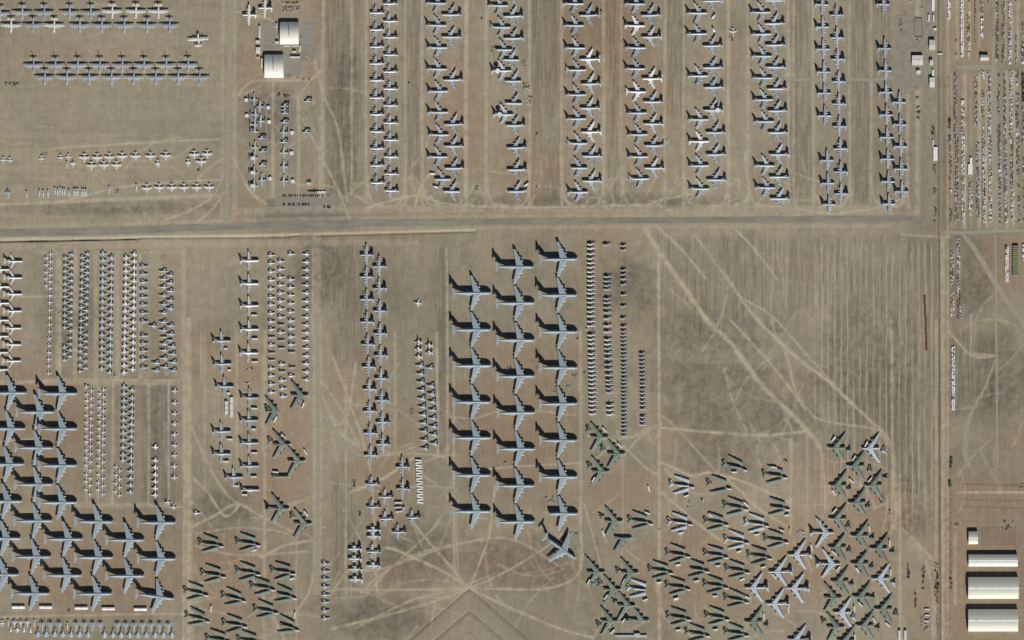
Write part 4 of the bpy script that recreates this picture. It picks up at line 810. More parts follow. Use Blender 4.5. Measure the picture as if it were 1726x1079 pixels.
arch('hangar', 446.2, 92.5, 478.3, 131.6, 5.8, 7.5, 'arched white hangar, the lower of two beside the grey road', False, 'roof', slit=-1.2)
arch('hangar', 1632, 895.6, 1648, 917, 5.5, 3.2, 'short pale arched hangar left of the ribbed floor, bottom right', 2.2, 'roof2')
arch('hangar', 1632, 934.4, 1714.8, 954.6, 6.0, 3.4, 'narrow long arched hangar, topmost full-length one at bottom right', 2.4, 'roof2')
arch('hangar', 1631.2, 972.6, 1716, 1009, 7.4, 5.2, 'wide pale hangar between the narrow one and the bottommost one', 3.4, 'roof2', vents=(.16,.34,.4,.6,.64,.84))
arch('hangar', 1631.2, 1026.8, 1715.2, 1064, 7.4, 5.2, 'wide pale hangar, bottommost of the stack at bottom right', 3.4, 'roof2', vents=(.16,.34,.4,.6,.64,.84))
arch('warehouse', 1536.8, 93.7, 1555.2, 110, 5.4, .8, 'white flat-roofed warehouse on the upper right gravel', False, 'roof', gable=True, vents=(.3,.5,.68))
arch('house', 1566, 67.6, 1576, 84.2, 5.2, 1.2, 'beige roofed house right of the white warehouse', False, 'roof2', gable=True)
arch('shed', 1566.8, 101.4, 1572.2, 110, 5, .6, 'small pale shed right of the white warehouse', False, 'roof', gable=True)
arch('shed', 1566.4, 131, 1575.2, 147.6, 5.0, .9, 'white shed with ridged roof below the beige house', 1.5, 'roof', gable=True)
arch('house', 1652, 93, 1665.8, 102, 5.0, 1.6, 'grey roofed house among the crate rows, upper right', False, 'roof2', gable=True)
arch('shed', 1580.5, 89.6, 1588.5, 92, 2.2, .3, 'thin small shed left of the crate rows', False, 'roof', gable=True)
for i, (x0, y0, x1, y1) in enumerate([(318,250,336,366), (293,386,329,415), (293,455,336,516), (303,546,326,559), (340,560,355,652), (480,396,512,416), (485,225,498,268), (555,435,620,446), (641,435,701,446), (708,436,721,496), (642,488,677,502), (621,540,716,553)]):
    labs = ['tall thin white shed at the left of the hangar yard', 'small white block under the thin shed', 'square white block left of the lower hangar', 'small white block just above the slim shed', 'slim white shed against the lower hangar', 'white block at the upper hangar corner', 'small white upright block left of the upper hangar', 'white strip shed under the upper hangar, left', 'white strip shed under the upper hangar, right', 'upright white shed at the upper hangar corner', 'small white block between the two hangars', 'long white canopy above the concrete pad']
    a_, b_ = Z(*T3, (x0, y0))[0], Z(*T3, (x1, y1))[0]
    arch('shed', a_[0], a_[1], b_[0], b_[1], 3.8, .35, labs[i], False, 'roof', gable=True)
for (x0, y0, x1, y1, lab, hh) in [(1570.2,0,1575,18,'long white trailer at the top edge of the gravel',3.4), (1564.3,25,1566.6,36,'white trailer standing left on the gravel',3.2), (1572.3,25,1574.4,36,'white trailer standing right on the gravel',3.2), (1571,117.6,1574,128.5,'cream trailer above the ridged shed',3.2), (1573.5,47.5,1578.5,51,'small white hut between trailers and beige house',2.8),
      (1571.5,236,1573.2,247,'slim white trailer beside the boundary gravel',3.0), (1573,248,1580,271,'blocky white trailer stack beside the boundary gravel',3.2), (1631.5,277,1639,294,'white box body amid the crate rows',3.4), (1634.6,266,1638.4,279,'white cab above the box body amid crate rows',3.0)]:
    w, d = (x1-x0)*S, (y1-y0)*S; x, y = P((x0+x1)/2, (y0+y1)/2)
    o = link('trailer', MB().box(0, 0, .6, w, d, hh-.6, 0, .1).mesh('trailer', 'box')); o.location = (x, y, 0)
    link('wheel', MB().box(-w*.35, -d*.3, 0, .4, 1.6, .7).box(w*.35, -d*.3, 0, .4, 1.6, .7).mesh('wheel', 'dark'), o); link('roof_rail', MB().box(0, 0, hh, .3, d*.9, .12).mesh('roof_rail', 'lgrey'), o)
    tag(o, lab, 'trailer')
x, y = P(1548, 121.5); o = link('water_tank', MB().disc(0, 0, 0, 4.2, 4.5, 22).disc(0, 0, 4.5, 3.2, .6, 22, 2.4).mesh('water_tank', 'white')); o.location = (x, y, 0); tag(o, 'round white tank below the white warehouse', 'tank')
x, y = P(*Z(*T4,(0,0))[0])
# striped sheds bottom: (1515-1527,1062-) and trailers near orange scrap
for i, (px, py) in enumerate([(1515.8, 1070), (1525.8, 1070)]):
    x, y = P(px, py); o = link('tall_rack', MB().box(0, 0, 0, 4.6, 20, 3.2, 0, .1).mesh('tall_rack', 'offw')); o.location = (x, y, 0); link('dark_cover', MB().box(0, 9, 3.2, 4.2, 1.6, .3).mesh('dark_cover', 'dark'), o)
    tag(o, ['left','right'][i]+' upright pale rack at the very bottom, right of the bombers', 'rack', 'pair of pale racks')
for i, (px, py) in enumerate([(1562.5, 1027), (1563, 1037), (1562.5, 1047)]):
    x, y = P(px, py); o = link('flat_trailer', MB().box(0, 0, .8, 10, 2.2, 1.6, 0, .1).mesh('flat_trailer', 'white')); o.location = (x, y, 0); link('wheel', MB().box(-3, 0, 0, 1.6, 2.3, .8).mesh('wheel', 'dark'), o)
    tag(o, f'white flat trailer above the orange scrap, {nth(i+1)} from the top', 'trailer', 'flat trailers')
x, y = P(*Z(*TT, (405, 1048))[0]); o = link('long_bar_shed', MB().box(0, 0, 0, 62, 3.4, 3.0, 0, .1).box(12, 1, 0, 12, 8, 4.2, 0, .2).mesh('long_bar_shed', 'lgrey')); o.location = (x, y, 0); tag(o, 'long grey shed with a block on it, bottom edge below bombers', 'shed')
# ribs of the unfinished hangar floor
b = MB()
for j in range(9):
    for i in range(27):
        px, py = 1649.5+i*2.4, 890+j*3.6; x, y = P(px, py); b.box(x, y, 0, .6, 2.0, .8)
o = link('ribbed_foundation', b.mesh('ribbed_foundation', soil('weathered timber ribs', (.28,.238,.175)))); tag(o, 'ribbed foundation with many stubs right of the short hangar', 'foundation')

# ------------------------------------------------------------------ crate rows, right side
U1 = (1566, 0, 8.994); U2 = (1566, 100, 7.706); U3 = (1566, 230, 6.35); U4 = (1566, 380, 6.744); U5 = (1566, 530, 3.72)
segs = []
def rows(T, lst):
    for (xa, xb, ya, yb, pal, dens) in lst:
        a, b_ = Z(*T, (xa, ya))[0], Z(*T, (xb, yb))[0]; segs.append([a[0], b_[0], a[1], b_[1], pal, dens])
rows(U1, [(280,322,-10,300,'w',.95), (477,525,-10,850,'w',.97), (572,622,-10,50,'g',.6), (575,615,140,260,'m',.5), (578,622,260,590,'m',.55), (585,625,600,830,'wm',.7), (682,715,20,650,'gr',.9), (768,825,-10,235,'br',.75), (780,822,285,350,'w',.9), (780,822,380,570,'w',.9), (880,912,0,150,'m',.35), (398,432,615,865,'d',.25),
          (1010,1055,0,960,'rd',.7), (1100,1150,30,960,'g',.6), (1205,1247,0,345,'wm',.6), (1203,1247,410,975,'wm',.85), (1303,1338,500,990,'gr',.45), (1298,1330,0,30,'d',.5), (1398,1440,330,560,'g',.35), (1400,1440,640,965,'m',.6)])
rows(U2, [(248,268,190,250,'d',.4), (322,362,165,1079,'dg',.85), (412,455,535,590,'w',.7), (415,460,640,1079,'wm',.92), (592,630,225,880,'br',.65), (680,718,155,265,'w',.8), (680,718,405,715,'wm',.85), (690,712,740,780,'m',.6), (692,722,880,1079,'wm',.85), (762,805,155,1079,'wm',.75),
          (883,925,190,235,'d',.4), (886,920,320,700,'dg',.55), (890,930,860,1079,'d',.7), (965,1000,200,1079,'dg',.8), (1042,1085,150,1079,'wm',.85), (1120,1165,150,260,'br',.6), (1128,1150,300,350,'w',.7), (1122,1170,430,900,'g',.7), (1130,1175,900,1079,'wm',.7), (1200,1240,180,560,'k',.95), (1205,1240,620,1079,'dg',.7), (245,285,760,910,'k',.55), (248,285,980,1079,'d',.6)])
rows(U3, [(207,240,0,200,'dg',.7), (212,245,220,500,'d',.18), (225,242,570,605,'w',.8), (222,250,785,965,'d',.6), (275,318,0,930,'br',.85), (345,383,0,920,'wm',.95), (425,465,500,855,'wm',.8), (500,535,70,280,'br',.6), (502,538,340,830,'br',.8), (508,540,825,915,'br',.6), (570,605,0,930,'wm',.9), (638,678,0,925,'wm',.75),
          (735,768,0,270,'br',.85), (742,770,300,440,'m',.4), (745,775,400,685,'dg',.8), (748,776,720,935,'br',.8), (798,835,0,160,'br',.75), (800,838,190,610,'br',.9), (812,848,645,935,'wm',.75), (868,905,0,600,'m',.55), (875,915,600,935,'wm',.8), (935,970,0,420,'dg',.6), (945,975,450,585,'m',.4), (950,985,650,935,'dg',.6), (1003,1030,180,420,'m',.5), (1008,1030,440,900,'dg',.5)])
rows(U4, [(312,352,145,290,'dg',.9), (315,358,290,800,'wm',.85), (318,365,800,1079,'dg',.8), (237,278,290,430,'wm',.7), (240,282,440,690,'wm',.8), (245,290,760,1050,'wm',.75), (863,905,220,640,'w',.96), (1058,1090,220,390,'w',.9)])
rows(U5, [(182,205,0,40,'dg',.8), (140,162,205,600,'w',.92)])
PAL = dict(w=['box']*8+['lgrey','dbox'], wm=['box','box','lgrey','lgrey','dbox','grey','bbox'], m=['lgrey','box','dbox','bbox','dbox'], g=['dbox','grey','bbox','dbox'], gr=['green','dbox','green','grey'], br=['bbox','dbox','dbox','grey','lgrey'], rd=['dbox','bbox','rust','dbox','lgrey'], d=['dbox','bbox'], dg=['dbox','grey','dbox','lgrey','bbox'], k=['dark','dbox','dark'])
CRM = {}
def crate_mesh(m, k):
    if (m, k) not in CRM:
        L = [2.2, 2.9, 3.8][k]
        CRM[(m, k)] = MB().box(0, 0, 0, 2.5, L, [1.4,2.2,2.6][k], 0, .06).box(0, 0, [1.4,2.2,2.6][k], 2.1, .25, .12).mesh('storage_crate', m)
    return CRM[(m, k)]
bulk = {}
nind = 0; wseg = 0
for (x0, x1, y0, y1, pal, dens) in segs:
    lanes = 2 if x1-x0 > 4 else 1
    indiv = pal == 'w' and nind < 290
    idx = 0
    if indiv: wseg += 1
    y = y0+1.2
    step = 2.6
    while y < y1-.5:
        for ln in range(lanes):
            if random.random() > dens: continue
            px = x0+(x1-x0)*(ln+.5)/lanes+random.uniform(-.35, .35); py = y+random.uniform(-.5, .5)
            m = random.choice(PAL[pal]); k = random.choice([0,1,2]) if pal not in ('w','k') else random.choice([1,2,2])
            X, Y = P(px, py); a = random.uniform(-.12, .12)
            if indiv and nind < 300:
                idx += 1; nind += 1
                o = link('storage_crate', crate_mesh(m, k)); o.location = (X, Y, 0); o.rotation_euler = (0, 0, a)
                w_ = {'box':'white','lgrey':'light grey','dbox':'dark'}[m]
                tag(o, f'{w_} storage crate, {nth(idx) if idx < 100 else "one hundred and "+nth(idx-99)} counting down white crate row {nth(wseg)} from the left', 'crate', 'crates in the storage rows')
            else:
                b = bulk.setdefault(m, MB()); L = [2.0,2.8,3.7][k]
                b.box(X, Y, 0, random.uniform(1.6, 2.7), L, random.uniform(.8, 2.4), a, .1)
        y += step
    # tiny rubbish
# the rest of the crates: one object, several materials
vs = []; fs = []; mi = []; mats = []
for q, (m, b) in enumerate(bulk.items()):
    k = len(vs); vs += b.v; fs += [tuple(i+k for i in f) for f in b.f]; mi += [q]*len(b.f); mats.append(M[m])
me = bpy.data.meshes.new('stacked_goods'); me.from_pydata(vs, [], fs)
for m in mats: me.materials.append(m)
me.polygons.foreach_set('material_index', mi); me.update()
tag(link('stacked_goods', me), 'countless small crates and parts lying in long rows on the right side', 'stored goods', None, 'stuff')

# ------------------------------------------------------------------ shrubs
def shrub(px, py, r, lab):
    X, Y = P(px, py); b = MB()
    for k in range(170):
        a = random.uniform(0, 6.28); q = r*math.sqrt(random.random())*random.uniform(.6, 1.1); z = random.uniform(.3, r*1.2)*(1-.4*q/r); s_ = random.uniform(.25, .6)
        cx, cy = math.cos(a)*q, math.sin(a)*q; t = random.uniform(0, 3.1); u, v = math.cos(t)*s_, math.sin(t)*s_
        b.add([(cx-u, cy-v, z), (cx+v, cy-u, z+random.uniform(-.3,.3)), (cx+u, cy+v, z+random.uniform(-.2,.4)), (cx-v, cy+u, z)], [(0,1,2,3)])
    root = bpy.data.objects.new('shrub', None); col.objects.link(root); root.location = (X, Y, 0)
    link('crown', b.mesh('crown', 'scrub'), root); link('trunk', MB().box(0, 0, 0, .35, .35, r*.9, 0, .1).mesh('trunk', 'wood'), root)
    tag(root, lab, 'shrub')
for i, (px, py, r) in enumerate([(1603.5,773,3.2), (1603,780,3.4), (1602.5,787,2.6), (1600.5,812,3.3), (1601,818,3.4), (1581,985,2.8), (1577,991,2.6), (1580,975,2.2), (1602,976,2.4), (1604,984,2.0), (1603,991,1.8)]):
    shrub(px, py, r, ['dark green shrub, topmost of the upper roadside clump', 'dark green shrub, middle of the upper roadside clump', 'dark green shrub, lowest of the upper roadside clump', 'dark green shrub, upper of the lone pair beside the boundary track', 'dark green shrub, lower of the lone pair beside the boundary track', 'green shrub nearest the boundary track, right of the scrap lines', 'green shrub, lowest by the winding scrap lines', 'green shrub, uppermost by the winding scrap lines', 'low shrub left of the wide hangar, uppermost', 'low shrub left of the wide hangar, middle', 'low shrub left of the wide hangar, lowest'][i])
b = MB()
for k in range(900):
    strip = random.random()
    if strip < .5: px, py = random.gauss(1580.5, 1.3), random.uniform(960, 1085)
    elif strip < .8: px, py = random.gauss(1602.5, 1.4), random.uniform(830, 1000)
    else: px, py = random.uniform(1590, 1600), random.uniform(840, 1079)
    X, Y = P(px, py); s_ = random.uniform(.25, .8); t = random.uniform(0, 3); u, v = math.cos(t)*s_, math.sin(t)*s_; z = random.uniform(.1, .8)
    b.add([(X-u, Y-v, z), (X+v, Y-u, z+.2), (X+u, Y+v, z), (X-v, Y+u, z+.2)], [(0,1,2,3)])
tag(link('scrub', b.mesh('scrub', 'scrub')), 'low dry scrub growing along the boundary track', 'scrub', None, 'stuff')

# ------------------------------------------------------------------ roads and pads
ZL = [.05]
def ribbon(name, pts, w, mat, wob=.5):
    """pts: photo px polyline (x, y[, w])"""
    ZL[0] += .012
    pl = []
    for i in range(len(pts)-1):
        (x0, y0), (x1, y1) = pts[i][:2], pts[i+1][:2]; w0 = pts[i][2] if len(pts[i]) > 2 else w; w1 = pts[i+1][2] if len(pts[i+1]) > 2 else w
        n = max(1, int(math.hypot(x1-x0, y1-y0)/5))
        for k in range(n): t = k/n; pl.append((x0+(x1-x0)*t, y0+(y1-y0)*t, w0+(w1-w0)*t))
    pl.append((*pts[-1][:2], pts[-1][2] if len(pts[-1]) > 2 else w))
    vs = []
    for i, (x, y, ww) in enumerate(pl):
        a = pl[max(0, i-2)]; c = pl[min(len(pl)-1, i+2)]; dx, dy = c[0]-a[0], c[1]-a[1]; L = math.hypot(dx, dy) or 1
        nx, ny = -dy/L, dx/L
        l, r = ww/2+random.uniform(-wob, wob)*.6, ww/2+random.uniform(-wob, wob)*.6
        vs.append((*P(x+nx*l, y+ny*l), ZL[0])); vs.append((*P(x-nx*r, y-ny*r), ZL[0]))
    fs = [(2*i, 2*i+2, 2*i+3, 2*i+1) for i in range(len(pl)-1)]
    o = link(name, MB().add(vs, fs).mesh(name, mat)); o['kind'] = 'structure'; o['label'] = name.replace('_', ' ')
    return o
def pad(name, poly, mat):
    ZL[0] += .012
    o = link(name, MB().add([(*P(*p), ZL[0]) for p in poly], [tuple(range(len(poly)))]).mesh(name, mat)); o['kind'] = 'structure'
ribbon('main_road', [(-60,394,13), (120,391,12), (250,387,12), (420,381,11), (600,376,11), (1000,372,10), (1300,370,10), (1540,368,10), (1585,376,9)], 12, 'asphalt')
ribbon('gravel_road', [(389,-30), (387,100), (384,250), (382,378)], 8.5, 'gravel')
ribbon('gravel_road', [(534,530), (535,640), (536,800), (534,930), (533,1000)], 7, 'gravel')
ribbon('gravel_road', [(538,655,5), (549,700,7), (565,730,8), (582,752,8), (604,765,7), (618,770,3)], 7, 'gravel')
ribbon('gravel_road', [(1250,360), (1252,250), (1251,160), (1258,141)], 5, 'gravel')
ribbon('gravel_road', [(1258,137), (1330,134), (1480,134), (1515,130)], 5.5, 'gravel')
ribbon('gravel_road', [(1566,-20,14), (1566,120,14), (1563,180,12), (1566,250,11), (1570,330,10), (1566,372,10)], 12, 'dpad', 1)
ribbon('gravel_road', [(1612,112,4), (1640,113,9), (1672,114,8)], 7, 'gravel')
ribbon('gravel_road', [(1675,60,6), (1675,150), (1676,300), (1677,392)], 8, 'gravel')
ribbon('gravel_road', [(1590,392), (1640,392), (1680,389), (1800,387)], 6, 'gravel')
ribbon('gravel_road', [(1622,394,5), (1640,415,8), (1660,448,9), (1681,483,9), (1700,512,8), (1740,565,9)], 8, 'gravel')
ribbon('gravel_road', [(1678,395), (1679,520), (1681,790)], 3.5, 'gravel')
ribbon('gravel_road', [(1680,600,3), (1662,650,4), (1640,690,5), (1630,715,9), (1626,760,8), (1634,788,7)], 6, 'gravel', 1)
pad('concrete_apron', [(445,37),(464.5,37),(464.5,75),(445,75)], 'pad')
pad('concrete_apron', [(507.5,38),(529.5,38),(531.5,52),(531.5,72),(527,76),(508.5,76)], 'pad')
pad('gravel_yard', [(444,76.5),(531,76.5),(533,92),(527,104),(478.5,104),(478.5,91),(444,91)], 'dpad')
pad('concrete_apron', [(478.6,94),(506.8,94),(506.8,127),(478.6,127)], 'pad')
pad('gravel_yard', [(1508,28),(1524,24),(1556,30),(1557,150),(1530,156),(1512,148),(1506,120),(1512,80)], 'dpad')
pad('gravel_yard', [(1683,118),(1690.5,118),(1692,245),(1683,245)], 'dpad')
pad('concrete_pad', [(276.5,625),(285,625),(285,634),(276.5,634)], M['gravel'])
# white path strips crossing the wide hangars
ribbon('concrete_path', [(1619,990.5), (1630.8,990.5)], 4, 'pad', .1); ribbon('concrete_path', [(1716.3,990.5), (1780,990.5)], 4, 'pad', .1); ribbon('concrete_path', [(1619,1044), (1630.8,1044)], 4, 'pad', .1); ribbon('concrete_path', [(1715.6,1044), (1780,1044)], 4, 'pad', .1)
# fence of the small plot on the gravel, and the long boundary fence
def fence(pts, lab, h=1.6, gap=4.):
    root = bpy.data.objects.new('fence', None); col.objects.link(root); x0, y0 = P(*pts[0]); root.location = (x0, y0, 0)
    mb = MB(); rl = MB()
    for i in range(len(pts)-1):
        a, c = P(*pts[i]), P(*pts[i+1]); L = math.hypot(c[0]-a[0], c[1]-a[1]); n = max(1, int(L/gap)); an = math.atan2(c[1]-a[1], c[0]-a[0])
        for k in range(n+1): t = k/n; mb.box(a[0]+(c[0]-a[0])*t-x0, a[1]+(c[1]-a[1])*t-y0, 0, .18, .18, h)
        rl.box((a[0]+c[0])/2-x0, (a[1]+c[1])/2-y0, .3, L, .08, h-.4, an)
    p_ = link('post', mb.mesh('post', 'dbox'), root); p_['kind'] = 'stuff'; link('mesh_panel', rl.mesh('mesh_panel', 'dbox'), root); tag(root, lab, 'fence')
fence([(1541.3,31), (1554,31), (1554,62), (1541.3,62), (1541.3,31)], 'dark fence enclosing a bare brown plot on the gravel')
fence([(1582.5,-30), (1582.5,395)], 'upper part of the long boundary fence at right', 1.8, 8)
fence([(1582.8,398), (1583.5,700), (1585,1110)], 'lower part of the long boundary fence at right', 1.8, 8)

# ------------------------------------------------------------------ the ground: one sheet, soil colour from numpy
rng = np.random.default_rng(3)
fine = 1.75; HX = 1000.; HY = 630.
def axis(h):
    a = np.arange(-h, h+fine, fine); o = [h+fine*2]; st = fine*3
    while o[-1] < 16000: o.append(o[-1]+st); st *= 1.35
    o = np.array(o); return np.concatenate([-o[::-1], a, o])
gx, gy = axis(HX), axis(HY)
PX = (gx/S+863)[None, :]; PY = (539.5-gy/S)[:, None]      # photo px of every grid column / row
nx_, ny_ = len(gx), len(gy)
def vnoise(u, v, seed):
    """smooth value noise at (u, v), broadcastable"""
    r = np.random.default_rng(seed).random((512, 512)).astype(np.float32)
    u, v = np.broadcast_arrays(u, v); iu, iv = np.floor(u).astype(int), np.floor(v).astype(int); fu, fv = u-iu, v-iv
    fu, fv = fu*fu*(3-2*fu), fv*fv*(3-2*fv); g = lambda a, b: r[b % 512, a % 512]
    return (g(iu, iv)*(1-fu)+g(iu+1, iv)*fu)*(1-fv)+(g(iu, iv+1)*(1-fu)+g(iu+1, iv+1)*fu)*fv
def fbm(sx, sy, seed, o=4):
    t = 0; a = 1; s_ = 0
    for k in range(o):
        if sx == sy: c, n = math.cos(.6+1.1*k), math.sin(.6+1.1*k); u, v = PX*c-PY*n, PX*n+PY*c
        else: c = .012*(k+1); u, v = PX+PY*c, PY-PX*c
        t = t+a*vnoise((u+37*k)/sx*2**k, (v+91*k)/sy*2**k, seed+k); s_ += a; a *= .6
    return t/s_
def rect(x0, y0, x1, y1, soft=12):
    # soft-edged, slightly wavy rectangle
    w = WOB*soft*.8
    return np.clip((PX-x0+w)/soft+.5, 0, 1)*np.clip((x1-PX+w)/soft+.5, 0, 1)*np.clip((PY-y0+w)/soft+.5, 0, 1)*np.clip((y1-PY+w)/soft+.5, 0, 1)
WOB = fbm(18, 18, 90, 3)-.5
def ell(x, y, rx, ry):
    d = ((PX-x)/rx)**2+((PY-y)/ry)**2; return np.clip(1.25-d+WOB*1.2, 0, 1)
TAN = np.array([.312,.266,.186]); BROWN = np.array([.298,.215,.143]); DRK = np.array([.182,.157,.116]); OLV = np.array([.240,.212,.150]); TRK_ = np.array([.475,.412,.295])
colr = np.broadcast_to(TAN, (ny_, nx_, 3)).copy()
def mixc(mask, c, k=1.):
    global colr
    m = np.clip(mask*k, 0, 1)[..., None]; colr = colr*(1-m)+np.array(c)*m
big1 = fbm(140, 140, 10); big2 = fbm(66, 66, 20, 5); med = fbm(20, 20, 30); fin_ = fbm(7, 7, 35, 3); stripe = fbm(1.6, 45, 40, 3); stripe2 = fbm(6, 130, 50, 2); streakh = fbm(110, 5, 60, 3)
mixc(np.clip((big1-.5)*3.2, 0, 1), BROWN, .55)
mixc(np.clip((big2-.52)*3.5, 0, 1), OLV, .6)
mixc(np.clip((med-.54)*4, 0, 1), DRK, .3)
# fields: dark ploughed strips, dim vegetated flats, bare brown yards
plough = np.zeros((ny_, nx_)); dim = np.zeros((ny_, nx_)); brown = np.zeros((ny_, nx_)); pale = np.zeros((ny_, nx_)); reds = np.zeros((ny_, nx_))
for r_ in [(545,-20,606,330), (620,-20,622,10), (683,-20,714,300), (893,-20,948,330), (1020,-20,1046,330), (1122,-20,1155,200), (1332,-20,1370,340), (1434,-20,1466,340), (1470,-20,1500,120), (1395,415,1590,800), (1120,415,1320,560), (1500,400,1580,800), (1600,560,1680,700), (1500,800,1580,900), (240,640,300,850), (560,420,620,620), (735,420,760,760), (560,780,600,1000), (1110,400,1600,520)]:
    plough = np.maximum(plough, rect(*r_))
for e_ in [(1210,620,120,90), (1180,560,80,40), (1260,700,150,60), (700,930,80,60), (880,950,110,50), (640,1040,80,40), (1460,620,110,110), (380,860,60,40), (580,180,24,150), (120,540,60,90), (1680,640,60,90), (270,700,30,80), (1530,850,50,60), (1210,770,90,40), (860,940,90,40), (1640,470,40,70), (450,190,50,60), (180,350,190,14), (970,340,300,16), (540,460,60,60), (1060,480,60,60)]:
    dim = np.maximum(dim, ell(*e_))
for e_ in [(420,110,50,40), (1050,830,70,50), (1180,960,130,90), (1340,940,120,90), (1440,880,90,120), (380,960,90,80), (60,720,120,130), (150,950,170,90), (470,780,60,120), (870,700,110,140), (1460,900,70,60), (1520,860,24,40), (1660,840,120,40), (1690,440,50,60), (880,290,60,60), (770,200,60,120), (1090,200,60,120), (1010,60,90,80), (1650,1000,110,110), (1590,640,8,300), (1600,200,10,200), (1620,160,30,80), (1640,60,50,60), (410,620,60,40), (640,800,60,60)]:
    brown = np.maximum(brown, ell(*e_))
for e_ in [(190,190,200,60), (60,60,80,80), (200,330,160,20), (300,200,90,80), (860,1040,60,60), (1430,200,60,200), (640,200,40,180), (1560,700,30,200), (1280,600,200,20), (90,460,100,60), (1700,250,60,140)]:
    pale = np.maximum(pale, ell(*e_))
for e_ in [(545,10,30,14), (390,100,14,30), (820,940,90,30), (700,960,60,24), (900,960,80,24), (1610,520,20,40), (1015,40,14,50), (780,150,10,100), (898,230,8,100), (1240,110,14,100), (400,350,40,30), (350,920,40,30), (1160,900,40,30), (870,900,30,20), (1340,640,50,24), (500,720,24,60)]:
    reds = np.maximum(reds, ell(*e_))
mixc(dim, DRK*1.1, .72); mixc(plough, DRK*1.25, .5)
mixc(brown, np.array([.302,.228,.152]), .75); mixc(pale, TAN*np.array([.93,.95,.98]), .6); mixc(reds, [.275,.2,.138], .4)
colr *= (1+(plough*.36+.14)[..., None]*((stripe-.5)*1.3)[..., None]+plough[..., None]*((stripe2-.5)*.12)[..., None])
colr *= (1+((streakh-.5)*.16)[..., None]*(PY < 420).astype(float)[..., None]*(PX < 390).astype(float)[..., None])
colr *= (1+((fbm(280,280,70,2)-.5)*.3)[..., None])
colr *= (1+((fin_-.5)*(.12+.4*dim))[..., None])
lot = rect(468,328,566,358,5); mixc(lot, [.262,.246,.196], .75)
yardm = np.clip(rect(446,354,582,380,8)+rect(432,366,612,384,8)+rect(448,336,466,372,5), 0, 1); mixc(yardm, [.205,.19,.148], .8)
mixc(rect(1140,130,1250,142,7), [.26,.25,.2], .4)
_mean = np.array([.285,.243,.172]); colr = np.clip(_mean+(colr-_mean)*1.25, .05, .8)*np.array([.945,.955,.975])
# regular pale furrows in the lower right field
fur = (.5+.5*np.cos((PX-1396+1.2*WOB*3)*2*math.pi/10.9))**10*rect(1372,410,1580,860,20)*np.clip(fbm(4,60,33)*2.6-.6, 0, 1); mixc(fur, TRK_*.95, .85)
fur = (.5+.5*np.cos((PX-1610)*2*math.pi/13))**8*rect(1605,125,1740,385,8); mixc(fur, TRK_, .35)
# wheel tracks
wear = np.zeros((ny_, nx_), np.float32); dark_l = np.zeros((ny_, nx_), np.float32); hz = np.zeros((ny_, nx_), np.float32)
pxs = PX[0]; pys = PY[:, 0]
def line(pts, w=2.2, k=.8, tgt=None, soft=1.3, wob=.7):
    tgt = wear if tgt is None else tgt
    for (x0, y0), (x1, y1) in zip(pts[:-1], pts[1:]):
        m = w+4; i0, i1 = np.searchsorted(pxs, [min(x0, x1)-m, max(x0, x1)+m]); j0, j1 = np.searchsorted(-pys, [-(max(y0, y1)+m), -(min(y0, y1)-m)])
        if i1 <= i0 or j1 <= j0: continue
        X = PX[:, i0:i1]; Y = PY[j0:j1]; dx, dy = x1-x0, y1-y0; L2 = dx*dx+dy*dy or 1
        t = np.clip(((X-x0)*dx+(Y-y0)*dy)/L2, 0, 1); ww = WOB[j0:j1, i0:i1]*wob*2
        d = np.abs(np.hypot(X-(x0+t*dx), Y-(y0+t*dy))+ww*.5)
        v = k*np.clip((w/2+soft-d)/(soft*2)+.25, 0, 1)
        tgt[j0:j1, i0:i1] = np.maximum(tgt[j0:j1, i0:i1], v)
def curve(pts, w=2.2, k=.8, tgt=None):
    """Catmull-Rom through pts"""
    p = [pts[0]]+list(pts)+[pts[-1]]; out = []
    for i in range(1, len(p)-2):
        for s_ in range(8):
            t = s_/8; q = []
            for c in (0, 1):
                a, b_, c_, d_ = p[i-1][c], p[i][c], p[i+1][c], p[i+2][c]
                q.append(.5*(2*b_+(c_-a)*t+(2*a-5*b_+4*c_-d_)*t*t+(3*b_-a-3*c_+d_)*t**3))
            out.append(tuple(q))
    out.append(pts[-1]); line(out, w, k, tgt)
